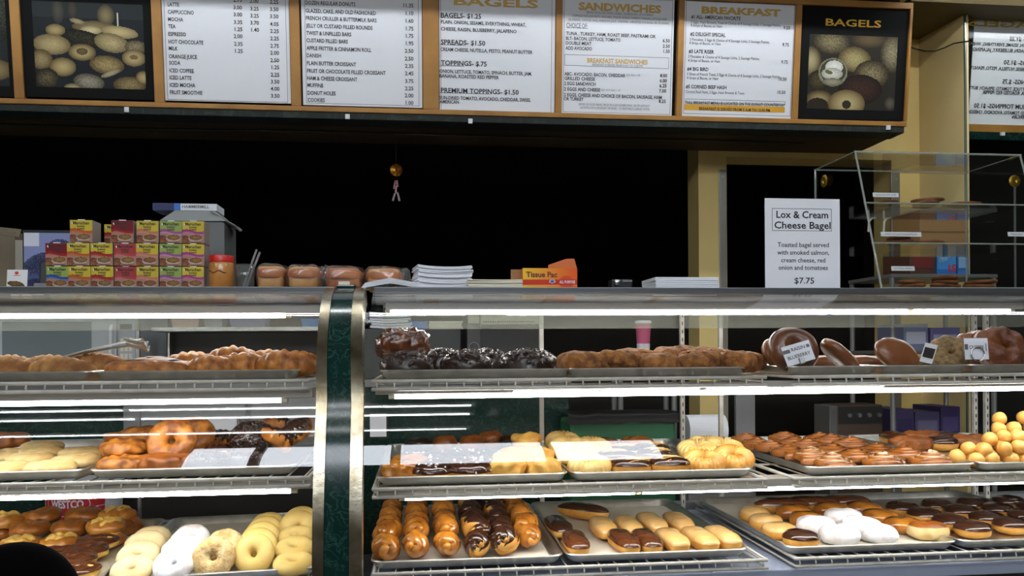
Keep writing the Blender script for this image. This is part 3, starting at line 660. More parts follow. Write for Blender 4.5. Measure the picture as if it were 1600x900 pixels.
C_GOLD = mat('glazed golden crust', (194, 126, 40), .22, c2=(132, 72, 16), scale=22, coat=.5, bump=.25, bscale=70)
C_GOLD2 = mat('pale golden dough', (232, 188, 96), .5, c2=(206, 146, 60), scale=26, bump=.2, bscale=90)
C_DOUGH = mat('bar dough', (224, 172, 84), .5, c2=(198, 132, 50), scale=20, bump=.2, bscale=80)
C_CHOC = mat('chocolate icing', (62, 32, 18), .16, c2=(44, 22, 12), scale=30, coat=.6, bump=.1, bscale=60)
C_CHOCM = mat('milk chocolate icing', (96, 52, 26), .2, c2=(78, 40, 20), scale=30, coat=.5, bump=.1, bscale=60)
C_MAPLE = mat('maple icing', (222, 182, 118), .25, c2=(206, 160, 92), scale=24, coat=.35, bump=.12, bscale=60)
C_PALE = mat('pale cake crust', (236, 208, 128), .55, c2=(218, 184, 98), scale=16, bump=.25, bscale=110)
C_POWD = mat('powdered sugar', (244, 244, 248), .9, c2=(196, 176, 160), scale=26, bump=.6, bscale=90, ramp=(.5, .78))
C_SUGAR = mat('sugared crust', (230, 206, 150), .8, c2=(208, 172, 108), scale=30, bump=.5, bscale=220)
C_CRUMB = mat('coarse crumb coating', (226, 204, 152), .85, c2=(196, 160, 100), scale=60, bump=1, bscale=170, dist=.004)
C_BROWN = mat('brown baked crust', (158, 90, 30), .4, c2=(110, 56, 14), scale=18, bump=.3, bscale=70)
C_CROIS = mat('croissant crust', (200, 128, 46), .5, c2=(116, 60, 16), scale=40, bump=.4, bscale=90)
C_CINN = mat('cinnamon roll crust', (172, 104, 40), .25, c2=(122, 64, 20), scale=22, coat=.4, bump=.25)
C_FROST = mat('thin sugar glaze', (226, 202, 164), .25, c2=(176, 128, 78), scale=34, coat=.5)
C_COOK = mat('cookie crust', (170, 112, 50), .75, c2=(102, 58, 20), scale=55, bump=1, bscale=110, dist=.004)
C_BAGEL = mat('brown bagel crust', (100, 56, 28), .36, c2=(78, 42, 20), scale=14, coat=.2, bump=.15)
C_BAGELP = mat('plain bagel crust', (128, 74, 34), .36, c2=(100, 56, 24), scale=10, coat=.2, bump=.12)
C_SEED = mat('seeded bagel crust', (150, 122, 76), .7, c2=(92, 74, 48), scale=90, bump=.8, bscale=140, dist=.004)
C_CHEESE = mat('baked cheese crust', (120, 66, 30), .45, c2=(84, 40, 18), scale=26, bump=.9, bscale=40, dist=.01)
C_DARKC = mat('dark chocolate cake', (44, 24, 16), .35, c2=(30, 16, 10), scale=50, bump=.6, bscale=90, coat=.2)
C_NIB = mat('chocolate chunk topping', (52, 30, 20), .18, c2=(34, 18, 12), scale=60, coat=.6)
C_HOLE = mat('donut hole crust', (240, 196, 108), .45, c2=(214, 154, 66), scale=22, coat=.2, bump=.15)
C_JELLY = mat('cracked yellow crumb', (240, 204, 112), .7, c2=(222, 170, 76), scale=40, bump=.7, bscale=110)
C_WHITEIC = mat('white icing drizzle', (236, 234, 238), .3)

KIND = {}
def kind(name, cat, *variants): KIND[name] = (cat, variants)
def V(*parts): return [(n, mb.mesh(n, m, True), m) for n, mb, m in parts]
def drizzle(rx, ry, rz, n, seed, e=.8):
    m = MB(); rnd = random.Random(seed)
    for i in range(n):
        y = -ry*.75+1.5*ry*i/(n-1); pts = []
        for k in range(9):
            t = -1+2*k/8; x = t*rx*.8; yy = y+.12*ry*math.sin(t*4+i); q = 1-(abs(x)/rx)**2-(abs(yy)/ry)**2
            pts.append((x, yy, rz*max(.05, q)**.42+.0008))
        m.tube(pts, .0016, 5)
    return m
sd = range(3)
def shiftz(m, dz): m.v = [(x, y, z+dz) for x, y, z in m.v]; return m
C_OLDF = mat('old fashioned crust', (210, 148, 62), .35, c2=(164, 98, 30), scale=30, coat=.3, bump=.5, bscale=90)
C_CREAM = mat('cream cake crust', (240, 220, 172), .55, c2=(228, 200, 142), scale=16, bump=.25, bscale=110)
kind('cream_cake_donut', 'donut', *[V(('cream_cake_donut', ring(.0275, .0205, .0165, .0025, 40, s), C_CREAM)) for s in sd])
kind('old_fashioned_donut', 'donut', *[V(('old_fashioned_donut', ring(.027, .0235, .017, .006, 55, s, flute=.04, nf=7), C_OLDF), ('crumb_crown', shiftz(ring(.023, .015, .012, .007, 80, s+5, flute=.1, nf=6), .010), C_JELLY)) for s in sd])
kind('glazed_cake_donut', 'donut', *[V(('glazed_cake_donut', ring(.027, .0235, .018, .008, 55, s+9, flute=.05, nf=6), mat('dark old fashioned crust', (184, 116, 42), .3, c2=(134, 72, 18), scale=30, coat=.4, bump=.5, bscale=90))) for s in sd])
kind('iced_old_fashioned', 'donut', *[V(('iced_old_fashioned', ring(.027, .0235, .015, .005, 55, s, flute=.04, nf=7), C_JELLY), ('icing', shiftz(ring(.027, .0235, .012, .005, 45, s+2, a0=-.01, a1=.51, grow=.001), .006), C_CHOCM)) for s in sd])
kind('cake_donut', 'donut', *[V(('cake_donut', ring(.0275, .0205, .0165, .0018, 30, s), C_PALE)) for s in sd])
kind('crumb_donut', 'donut', *[V(('crumb_donut', ring(.0275, .021, .018, .003, 90, s), C_CRUMB)) for s in sd])
kind('powdered_donut', 'donut', *[V(('powdered_donut', ring(.0265, .021, .018, .003, 50, s), C_POWD)) for s in sd])
kind('glazed_twist', 'donut', *[V(('glazed_twist', twistmb(.098, .0185, 1.35+.12*s, .0165, s, .003), C_GOLD)) for s in sd])
kind('chocolate_twist', 'donut', *[V(('chocolate_twist', twistmb(.098, .0178, 1.35+.12*s, .0162, s, .003), C_DOUGH), ('icing', shiftz(twistmb(.0975, .0196, 1.35+.12*s, .0162, s, .003), .0042), C_CHOC)) for s in sd])
def bar(nm, dough, ice, rx=.030, ry=.082, rz=.022, e2=.62):
    return [V((nm, blob(rx, ry, rz, .75, e2, .003, 40, s), dough), ('icing', blob(rx, ry, rz, .75, e2, .003, 40, s, v0=.06, v1=1, grow=.0016, close=False), ice)) for s in sd]
kind('chocolate_bar_donut', 'donut', *bar('chocolate_bar_donut', C_DOUGH, C_CHOC))
kind('milk_chocolate_bar_donut', 'donut', *bar('milk_chocolate_bar_donut', C_DOUGH, C_CHOCM))
kind('maple_bar_donut', 'donut', *bar('maple_bar_donut', C_DOUGH, C_MAPLE))
kind('maple_round', 'donut', *bar('maple_round', C_DOUGH, C_MAPLE, .044, .04, .021, 1))
kind('chocolate_round', 'donut', *bar('chocolate_round', C_DOUGH, C_CHOC, .046, .043, .021, 1))
kind('glazed_bar', 'donut', *[V(('glazed_bar', blob(.04, .05, .022, .8, .7, .004, 40, s), C_GOLD)) for s in sd])
kind('sugared_bar', 'donut', *[V(('sugared_bar', blob(.05, .036, .024, .8, .7, .004, 50, s), C_SUGAR), ('browned_top', blob(.05, .036, .024, .8, .7, .004, 50, s, v0=.3, v1=1, grow=.0008, close=False), C_BROWN)) for s in sd])
kind('powdered_bar', 'donut', *[V(('powdered_bar', blob(.037, .050, .025, .8, .75, .005, 40, s), C_POWD)) for s in sd])
kind('sugared_flat_donut', 'donut', *[V(('sugared_flat_donut', ring(.026, .030, .014, .004, 45, s), C_SUGAR)) for s in sd])
kind('fritter', 'pastry', *[V(('fritter', blob(.066, .046, .022, .8, .9, .014, 45, s, 36, 16), C_BROWN)) for s in sd])
kind('cinnamon_pastry', 'pastry', *[V(('cinnamon_pastry', blob(.055, .05, .02, .7, .9, .010, 60, s+4, 36, 16), C_CROIS)) for s in sd])
kind('brown_donut', 'donut', *[V(('brown_donut', ring(.032, .0235, .019, .004, 40, s), C_CROIS)) for s in sd])
def chunks(m, n, f, s0, s1, seed):
    rnd = random.Random(seed)
    for _ in range(n):
        c, nn = f(rnd); s = rnd.uniform(s0, s1); M = Matrix.Translation(c) @ Euler((rnd.random()*6, rnd.random()*6, rnd.random()*6)).to_matrix().to_4x4()
        m.box(-s, s, -s*.7, s*.7, -s*.5, s*.5, 0, M)
    return m
def onring(Rr, r, rz):
    def f(rnd):
        a = rnd.random()*6.283; p = rnd.uniform(.1, 3.04); q = Rr+r*math.cos(p); return Vector((q*math.cos(a), q*math.sin(a), rz*math.sin(p))), None
    return f
def ondome(a, b, c):
    def f(rnd):
        t = rnd.random()*6.283; q = rnd.uniform(0, 1)**.5*.97; return Vector((a*q*math.cos(t), b*q*math.sin(t), c*(1-q*q)**.5+.0005)), None
    return f
kind('chunky_chocolate_donut', 'donut', *[V(('chunky_chocolate_donut', blob(.064, .052, .044, .9, 1, .006, 50, s, 36, 16, v0=-.25), C_DARKC), ('chunk_topping', chunks(MB(), 240, ondome(.064, .052, .044), .0024, .005, s), C_NIB)) for s in sd])
kind('glossy_fritter', 'pastry', *[V(('glossy_fritter', blob(.064, .052, .032, .8, .95, .010, 75, s, 56, 24), mat('glossy brown glaze', (112, 58, 22), .16, c2=(66, 30, 12), scale=40, coat=.8, bump=.6, bscale=90, dist=.004))) for s in sd])
kind('chocolate_croissant', 'croissant', *[V(('chocolate_croissant', croissant(.12, .03, 1.5, s), C_CROIS), ('icing', shiftz(croissant(.105, .029, 1.35, s), .005), C_CHOC)) for s in sd])
kind('croissant', 'croissant', *[V(('croissant', croissant(.15, .043, 1.3, s), C_CROIS)) for s in sd])
kind('puff_pastry', 'pastry', *[V(('puff_pastry', blob(.062, .045, .021, .6, .7, .007, 55, s, 36, 14), C_CROIS), ('filling', shiftz(blob(.03, .02, .006, .8, .9, .004, 60, s), .019), C_DARKC)) for s in sd])
kind('sugared_croissant', 'croissant', *[V(('sugared_croissant', croissant(.16, .036, .7, s, 9), mat('sugared croissant crust', (184, 134, 72), .7, c2=(126, 76, 30), scale=26, bump=.6, bscale=160))) for s in sd])
kind('muffin', 'muffin', *[V(('muffin', blob(.037, .037, .032, .7, 1, .006, 45, s), C_BROWN)) for s in sd])
kind('chocolate_muffin', 'muffin', *[V(('chocolate_muffin', blob(.045, .04, .03, .7, 1, .007, 45, s), C_DARKC)) for s in sd])
kind('french_cruller', 'cruller', *[V(('french_cruller', ring(.03, .023, .02, .002, 40, s, 120, 20, .085, 22, 1), mat('pale cruller crust', (236, 206, 132), .4, c2=(214, 172, 90), scale=24, coat=.3))) for s in sd])
kind('glazed_cruller', 'cruller', *[V(('glazed_cruller', ring(.03, .023, .02, .002, 40, s, 120, 20, .085, 22, 1), mat('golden cruller crust', (232, 176, 84), .35, c2=(206, 138, 52), scale=20, coat=.3))) for s in sd])
kind('striped_chocolate_bar', 'donut', *[V(('striped_chocolate_bar', blob(.05, .036, .021, .75, .7, .003, 40, s), C_DOUGH), ('icing', blob(.05, .036, .021, .75, .7, .003, 40, s, v0=.1, v1=1, grow=.0016, close=False), C_CHOC), ('drizzle', drizzle(.05, .036, .023, 7, s), C_MAPLE)) for s in sd])
kind('iced_chocolate_donut', 'donut', *[V(('iced_chocolate_donut', ring(.03, .023, .019, .003, 40, s), C_DOUGH), ('icing', ring(.03, .023, .019, .003, 40, s, a0=.0, a1=.5, grow=.0016), C_CHOC), ('drizzle', chunks(MB(), 14, onring(.03, .0235, .0205), .002, .004, s), C_WHITEIC)) for s in sd])
kind('glazed_fritter', 'pastry', *[V(('glazed_fritter', blob(.05, .04, .024, .75, .85, .009, 50, s, 36, 16), C_GOLD)) for s in sd])
kind('golden_puff', 'pastry', *[V(('golden_puff', blob(.042, .036, .024, .7, .85, .012, 50, s, 36, 16), C_GOLD2)) for s in sd])
kind('cinnamon_roll', 'cinnamon roll', *[V(('cinnamon_roll', rollmb(.044, 3.1, .0125, .02, s*2), C_CINN)) for s in sd])
kind('frosted_cinnamon_roll', 'cinnamon roll', *[V(('frosted_cinnamon_roll', rollmb(.045, 3.1, .012, .027, s*2), C_CINN), ('glaze', shiftz(rollmb(.0445, 3.1, .0095, .027, s*2), .0042), C_FROST)) for s in sd])
kind('donut_hole', 'donut hole', *[V(('donut_hole', blob(.0165, .016, .0155, 1, 1, .002, 60, s, 20, 12), C_HOLE)) for s in sd])
def chips(rx, ry, rz, n, seed):
    out = []
    rnd = random.Random(seed)
    for _ in range(n):
        a = rnd.random()*6.283; q = rnd.random()**.5*.8; x, y = rx*q*math.cos(a), ry*q*math.sin(a); z = rz*(1-q*q)**.4
        out.append(shiftz(blob(.0055, .005, .004, .8, .9, .001, 90, seed, 10, 6), 0)); out[-1].v = [(x+a_, y+b_, z+c_) for a_, b_, c_ in out[-1].v]
    return out
def cookie(nm, topping=None, n=7):
    vs = []
    for s in sd:
        p = [(nm, blob(.062, .056, .028, .7, 1, .012, 40, s, 40, 14), C_COOK)]
        if topping: p += [(topping[0], c, topping[1]) for c in chips(.058, .052, .027, n, s)]
        vs.append(V(*p))
    return vs
kind('chocolate_chip_cookie', 'cookie', *cookie('chocolate_chip_cookie', ('chocolate_chip', C_NIB)))
kind('plain_cookie', 'cookie', *cookie('plain_cookie'))
kind('nut_cookie', 'cookie', *cookie('nut_cookie', ('nut_piece', C_JELLY)))
kind('brown_bagel', 'bagel', *[V(('brown_bagel', ring(.031, .026, .024, .003, 25, s), C_BAGEL)) for s in sd])
kind('plain_bagel', 'bagel', *[V(('plain_bagel', ring(.030, .0285, .021, .003, 25, s), C_BAGELP)) for s in sd])
kind('flat_bagel', 'bagel', *[V(('flat_bagel', blob(.068, .05, .021, .8, .95, .004, 25, s), C_BAGELP)) for s in sd])
kind('seeded_bagel', 'bagel', *[V(('seeded_bagel', ring(.028, .025, .021, .004, 70, s), C_SEED)) for s in sd])
kind('cheese_bagel', 'bagel', *[V(('cheese_bagel', ring(.034, .029, .028, .011, 50, s), C_CHEESE)) for s in sd])

_cnt = [0]
def place(k, loc, label, rot=(0, 0, 0), sc=1.0, group=None):
    cat, vs = KIND[k]; v = vs[_cnt[0] % len(vs)]; _cnt[0] += 1
    root = None
    for n, me, m in v:
        o = bpy.data.objects.new(n, me); COL.objects.link(o)
        if root is None:
            root = o; o.location = loc; o.rotation_euler = rot; o.scale = (sc,)*3 if not isinstance(sc, tuple) else sc
            tag(o, label, cat, group)
        else: o.parent = root
    return root
# ------------------------------------------------------------------ trays
def rrect(w, d, r, z, n=5):
    out = []
    for cx, cy, a0 in ((w/2-r, d/2-r, 0), (-w/2+r, d/2-r, 90), (-w/2+r, -d/2+r, 180), (w/2-r, -d/2+r, 270)):
        for i in range(n+1):
            a = R(a0+90*i/n); out.append((cx+r*math.cos(a), cy+r*math.sin(a), z))
    return out
def traymesh(w, d, nm):
    loops = [rrect(w-.034, d-.034, .02, -.0006), rrect(w-.018, d-.018, .026, .006), rrect(w-.012, d-.012, .027, .0165), rrect(w-.002, d-.002, .03, .0165), rrect(w, d, .03, .019), rrect(w-.004, d-.004, .03, .0215), rrect(w-.012, d-.012, .028, .0205), rrect(w-.020, d-.020, .026, .016), rrect(w-.036, d-.036, .02, .0006)]
    n = len(loops[0]); v = sum(loops, []); f = [tuple(range(n))[::-1], tuple((len(loops)-1)*n+i for i in range(n))]
    for k in range(len(loops)-1):
        for i in range(n): f.append((k*n+i, k*n+(i+1) % n, (k+1)*n+(i+1) % n, (k+1)*n+i))
    me = MB().add(v, f).mesh(nm, ALU); return smoothflat(me, 40)
TM = traymesh(.455, .66, 'sheet_pan'); TMH = traymesh(.235, .33, 'half_sheet_pan')
LINER = mat('parchment liner', (226, 222, 208), .7, c2=(206, 198, 176), scale=7)
def tray(x0, zl, label, rz=0, me=None, d=.66, w=.455, Yf=YF, liner=None, group='aluminium sheet pans in the cases'):
    """x0 = left front corner"""
    cs, sn = math.cos(rz), math.sin(rz); cx, cy = w/2, d/2
    o = ob('sheet_pan', me or TM, None, None, (x0+cx*cs-cy*sn, Yf+cx*sn+cy*cs, zl-.0215), (0, 0, rz)); tag(o, label, 'tray', group)
    if liner:
        l = ob('paper_liner', MB().box(-w/2+.024, w/2-.024, -d/2+.024, d/2-.024, .0008, .0018), LINER, None, o.location, (0, 0, rz)); tag(l, liner, 'paper', 'paper liners in the trays')
    return o
r3, r2_, r1_ = LZ[('R', 3)], LZ[('R', 2)], LZ[('R', 1)]
l3, l2, l1 = LZ[('L', 3)], LZ[('L', 2)], LZ[('L', 1)]
xA = X(578, YF, 870); xA2 = xA+.459; xB = X(1230, YF, 855); xB2 = xB+.459
tray(xA, r3, 'sheet pan of twists on the bottom shelf right of the pillar', liner='paper liner under the rows of twists')
tray(xA2, r3, 'sheet pan of long bars on the bottom shelf', liner='paper liner under the chocolate and maple bars')
tray(xB, r3, 'sheet pan of powdered and maple donuts on the bottom shelf', liner='paper liner under the powdered bars')
tray(xB2, r3, 'sheet pan of round chocolate donuts at the right of the bottom shelf')
tray(X(585, YF), r2_, 'sheet pan of muffins and iced donuts on the middle shelf right of the pillar')
tray(X(892, YF), r2_, 'sheet pan of crullers and striped bars on the middle shelf')
tray(X(1262, YF, 730), r2_, 'sheet pan of cinnamon rolls on the middle shelf')
tray(X(1262, YF, 730)+.459, r2_, 'sheet pan of donut holes on the middle shelf')
tray(X(592, YF), r1_, 'sheet pan of chunky chocolate donuts on the top shelf')
tray(X(886, YF), r1_, 'sheet pan of cookies on the top shelf')
xh = X(1239, YF, 575)
for i, nm in enumerate(('small pan of raisin and blueberry bagels on the top shelf', 'small pan of plain and seeded bagels on the top shelf', 'small pan of cheese bagels at the right of the top shelf')):
    tray(xh+.2385*i, r1_, nm, me=TMH, d=.33, w=.235)
a3 = R(5)
tray(X(166, YF-.01, 895), l3, 'sheet pan of cake donuts on the bottom shelf left of the pillar', a3, Yf=YF-.01, liner='paper liner under the cake donuts')
tray(X(153, YF-.015, 895)-.455*math.cos(a3), l3, 'sheet pan of old fashioned donuts on the bottom shelf of the left case', a3, Yf=YF-.05, liner='paper liner under the old fashioned donuts')
tray(X(132, YF), l2, 'sheet pan of brown pastries on the middle shelf of the left case', R(1.2))
tray(X(126, YF)-.457, l2, 'sheet pan of pale sugared donuts on the middle shelf of the left case', R(1.2))
tray(X(140, YF), l1, 'sheet pan of croissants on the top shelf of the left case')
tray(X(140, YF)-.459, l1, 'sheet pan of sugared croissants on the top shelf of the left case')

# ------------------------------------------------------------------ pastries on the trays
LOOK = dict(cream_cake_donut='cream coloured cake donut', old_fashioned_donut='craggy old fashioned donut', glazed_cake_donut='glazed bumpy brown donut', iced_old_fashioned='chocolate iced old fashioned donut', cake_donut='pale plain cake donut', crumb_donut='crumb coated donut', powdered_donut='white powdered donut',
            glazed_twist='golden glazed twist', chocolate_twist='dark chocolate glazed twist', chocolate_bar_donut='dark chocolate bar', milk_chocolate_bar_donut='milk chocolate bar', maple_bar_donut='pale maple bar', maple_round='pale iced round donut', chocolate_round='chocolate iced round donut',
            glazed_bar='golden glazed bar', sugared_bar='sugared brown bar', powdered_bar='white powdered bar', sugared_flat_donut='flat pale sugared donut', fritter='brown lumpy fritter', cinnamon_pastry='orange brown flaky pastry', brown_donut='brown donut with a hole',
            chunky_chocolate_donut='chunky dark chocolate donut', chocolate_croissant='chocolate dipped croissant', croissant='golden croissant', puff_pastry='folded filled pastry', sugared_croissant='long sugared croissant', muffin='brown muffin', chocolate_muffin='dark chocolate muffin',
            french_cruller='pale fluted cruller', glazed_cruller='golden fluted cruller', striped_chocolate_bar='striped chocolate bar', iced_chocolate_donut='chocolate donut with white icing', glazed_fritter='orange glazed fritter', golden_puff='golden puff pastry', cinnamon_roll='brown cinnamon roll',
            frosted_cinnamon_roll='frosted cinnamon roll', donut_hole='golden donut hole', chocolate_chip_cookie='chocolate chip cookie', plain_cookie='plain brown cookie', nut_cookie='nut topped cookie', brown_bagel='dark brown bagel', plain_bagel='plain brown bagel', flat_bagel='smooth oval brown bagel', seeded_bagel='seeded bagel', cheese_bagel='cheese topped bagel')
def drop(k, x, y, zf, label, rot=(0, 0, 0), sc=1.0, group=None):
    me = KIND[k][1][_cnt[0] % len(KIND[k][1])]
    M = Euler(rot).to_matrix(); sv = Vector(sc) if isinstance(sc, tuple) else Vector((sc,)*3); lo = min((M @ (vv.co*sv)).z for vv in me[0][1].vertices)
    return place(k, (x, y, zf-lo), label, rot, sc, group)
rnd = random.Random(5)
def row(name, trayname, zf, items, group, Y=None):
    """items: (kind, px, Y, dz, rot, scale, note)"""
    items = sorted(items, key=lambda t: t[1]); n = len(items)
    for i, it in enumerate(items):
        k, px, y = it[:3]; dz = it[3] if len(it) > 3 else 0; rot = it[4] if len(it) > 4 else (0, 0, rnd.uniform(-.3, .3)); sc = it[5] if len(it) > 5 else 1.0
        if n == 1: pos = f'alone in {name}'
        elif i == 0: pos = f'leftmost in {name}'
        elif i == n-1: pos = f'rightmost in {name}'
        else: pos = f'{ORD[i]} from left, {name}'
        drop(k, X(px, y, 600 if zf > 1 else 720 if zf > .85 else 850), y, zf+dz, f'{LOOK[k]}, {pos}, {trayname}', rot, sc, group)
def tl(a): return (R(a), 0, 0)

# bottom shelf, right case: twists
zf = r3-.0205
colx = [603, 650, 698, 747, 790, 830]
for ri, (y, nm) in enumerate(((1.945, 'front row'), (2.04, 'second row'), (2.14, 'third row'), (2.245, 'fourth row'), (2.36, 'back row'))):
    its = []
    for ci, cpx in enumerate(colx):
        x = X(cpx, 1.945, 860); k = 'chocolate_twist' if ci in (3, 4) else 'glazed_twist'
        yy = y+(.05 if ci == 5 and ri == 0 else 0)
        pxx = 800+FOC*(Vector((x, yy, .74))-CC).dot(RV)/(Vector((x, yy, .74))-CC).dot(DV)
        its.append((k, pxx, yy, .012*(ri > 0)+.004*((ri*3+ci) % 3), (R(rnd.uniform(-14, -2)), R(rnd.uniform(-60, 60)), rnd.uniform(-.22, .22)), rnd.uniform(.94, 1.06)))
    row(nm, 'twist tray', zf, its, 'twist donuts on the bottom shelf')
# long bars
def bars(trayname, zf, rows_, group, zc=.02, rz=0):
    for nm, its in rows_:
        out = []
        for t in its:
            k, px, py = t[:3]; P = atz(px, py, zf+zc+(t[3] if len(t) > 3 else 0)); out.append((k, px, P.y, t[3] if len(t) > 3 else 0, t[4] if len(t) > 4 else (0, 0, rz+rnd.uniform(-.06, .06)), t[5] if len(t) > 5 else 1.0))
        row(nm, trayname, zf, out, group)
bars('long bar tray', zf, [
    ('front row', [('milk_chocolate_bar_donut', 899, 849), ('milk_chocolate_bar_donut', 974, 847), ('milk_chocolate_bar_donut', 1010, 846), ('maple_bar_donut', 1050, 845), ('maple_bar_donut', 1093, 843), ('maple_bar_donut', 1128, 841)]),
    ('middle row', [('chocolate_bar_donut', 872, 824, .004), ('maple_bar_donut', 942, 826, .004), ('maple_bar_donut', 982, 824, .004), ('maple_bar_donut', 1018, 819, .004), ('maple_bar_donut', 1060, 818, .004)]),
    ('back row', [('chocolate_bar_donut', 911, 800, .006, (0, R(6), R(48)))])], 'iced bars on the bottom shelf')
# powdered, maple
bars('powdered donut tray', zf, [
    ('front row', [('chocolate_round', 1252, 842, 0), ('powdered_bar', 1312, 838, 0, (0, 0, 1.3)), ('powdered_bar', 1372, 836, 0, (0, 0, .4)), ('sugared_bar', 1450, 831)]),
    ('second row', [('maple_round', 1217, 830), ('powdered_bar', 1275, 824, .006, (0, 0, 1.2)), ('powdered_bar', 1345, 824, .012, (0, 0, .6)), ('glazed_bar', 1410, 822, 0, (0, 0, .9))]),
    ('third row', [('maple_round', 1196, 816), ('glazed_bar', 1262, 812, .004, (0, 0, 1.3)), ('powdered_bar', 1318, 812, .014, (0, 0, 1.0)), ('glazed_bar', 1375, 809, .004, (0, 0, .9))]),
    ('fourth row', [('maple_round', 1180, 804), ('glazed_bar', 1240, 801, .006, (0, 0, 1.2)), ('glazed_bar', 1300, 798, .004, (0, 0, 1.1)), ('glazed_bar', 1350, 796, 0, (0, 0, 1.2))]),
    ('back row', [('milk_chocolate_bar_donut', 1222, 791, .004, (0, 0, 1.4)), ('milk_chocolate_bar_donut', 1270, 789, .006, (0, 0, 1.4)), ('milk_chocolate_bar_donut', 1318, 787, .004, (0, 0, 1.5))])], 'mixed filled donuts on the bottom shelf')
bars('chocolate round tray', zf, [
    ('front row', [('chocolate_round', 1520, 828), ('chocolate_round', 1580, 822), ('chocolate_round', 1645, 818)]),
    ('second row', [('chocolate_round', 1484, 817), ('chocolate_round', 1542, 812), ('chocolate_round', 1602, 808)]),
    ('third row', [('chocolate_round', 1444, 806), ('chocolate_round', 1502, 801), ('chocolate_round', 1560, 798), ('chocolate_round', 1615, 795)]),
    ('back row', [('chocolate_round', 1410, 796), ('chocolate_round', 1465, 792), ('chocolate_round', 1520, 789), ('chocolate_round', 1575, 786)])], 'round chocolate donuts on the bottom shelf')
# bottom shelf, left case
zf = l3-.0205
CD = 'cake_donut'
for nm, its in (('front row', [('cream_cake_donut', 207, 1.90, 0, tl(18)), ('powdered_donut', 272, 1.90, 0, tl(35)), ('crumb_donut', 334, 1.905, 0, tl(66)), (CD, 397, 1.93, 0, tl(66)), (CD, 458, 1.92, 0, tl(12))]),
                ('second row', [('cream_cake_donut', 216, 1.97, .014, tl(22)), ('powdered_donut', 284, 1.97, .012, tl(40)), ('crumb_donut', 350, 1.975, .01, tl(50)), (CD, 402, 1.985, .008, tl(58)), (CD, 461, 1.98, .018, tl(16))]),
                ('third row', [('cream_cake_donut', 226, 2.04, .022, tl(24)), ('powdered_donut', 297, 2.05, .016, tl(40)), (CD, 408, 2.045, .01, tl(55)), (CD, 464, 2.04, .028, tl(20))]),
                ('fourth row', [('cream_cake_donut', 236, 2.12, .016, tl(24)), (CD, 414, 2.11, .012, tl(52)), (CD, 466, 2.11, .024, tl(55))]),
                ('back row', [(CD, 419, 2.18, .012, tl(48)), (CD, 470, 2.18, .022, tl(50))])):
    row(nm, 'cake donut tray', zf, its, 'cake donuts on the bottom shelf')
OF, GC, IO = 'old_fashioned_donut', 'glazed_cake_donut', 'iced_old_fashioned'
for nm, its in (('iced front row', [(IO, 119, 1.93), (IO, 92, 2.09, 0), ]),
                ('iced second row', [(IO, 114, 2.0, .006), ]), ('iced third row', [(IO, 134, 2.08, .008)]), ('iced back row', [(IO, 152, 2.16, .012)]),
                ('front row', [(OF, 30, 2.2), (OF, 96, 2.22), (OF, 165, 2.235)]),
                ('raised second row', [(OF, 166, 2.25, .034), (GC, 112, 2.30, .022), (GC, 48, 2.30, .022)]),
                ('third row', [(GC, 2, 2.38, 0), (GC, 62, 2.42, 0), (GC, 135, 2.42, 0), (GC, 195, 2.40, 0, (R(20), R(30), .4))]),
                ('raised back row', [(OF, 8, 2.36, .034), (GC, 66, 2.40, .036), (GC, 132, 2.42, .032), (OF, 184, 2.42, .03)])):
    row(nm, 'old fashioned donut tray', zf, its, 'old fashioned donuts on the bottom shelf')
# middle shelf, left case
zf = l2-.0205
SF = 'sugared_flat_donut'
for nm, its in (('front row', [(SF, 10, 1.95, 0), (SF, 78, 1.95, 0)]), ('second row', [(SF, 48, 2.07, .006), (SF, 120, 2.05, .004)]), ('third row', [(SF, 12, 2.2), (SF, 64, 2.22, .004), (SF, 128, 2.22)]), ('back row', [('fritter', 6, 2.4, .012), (SF, 66, 2.38)])):
    row(nm, 'sugared donut tray', zf, its, 'sugared flat donuts on the middle shelf')
for nm, its in (('front row', [('cinnamon_pastry', 190, 1.94, 0, (0, 0, .2)), ('fritter', 258, 1.95), ('chunky_chocolate_donut', 324, 1.95, 0, (0, 0, 0), .75), ('chunky_chocolate_donut', 382, 1.95, 0, (0, 0, 0), .75)]),
                ('second row', [('cinnamon_pastry', 196, 2.02, .030, (0, 0, 1.)), ('brown_donut', 268, 2.0, .012, tl(62), 1.05), ('chocolate_croissant', 344, 2.06, .004), ('chunky_chocolate_donut', 395, 2.07, .016, tl(48), .9), ('chocolate_croissant', 436, 2.05, .022, (.3, .5, 1.2))]),
                ('raised third row', [('cinnamon_pastry', 222, 2.12, .036, (R(14), 0, .4)), ('fritter', 205, 2.2, .03), ('brown_donut', 300, 2.12, .02, tl(45), 1.05), ('chocolate_croissant', 372, 2.2, .02), ('chocolate_croissant', 462, 2.12, .035, (.4, -.5, .6))]),
                ('back row', [('fritter', 228, 2.3, .03), ('fritter', 270, 2.26, .036, (R(15), 0, .2)), ('chocolate_croissant', 345, 2.35, .01), ('chocolate_croissant', 440, 2.3, .035, (0, .4, 1))])):
    row(nm, 'brown pastry tray', zf, its, 'mixed brown pastries on the middle shelf')
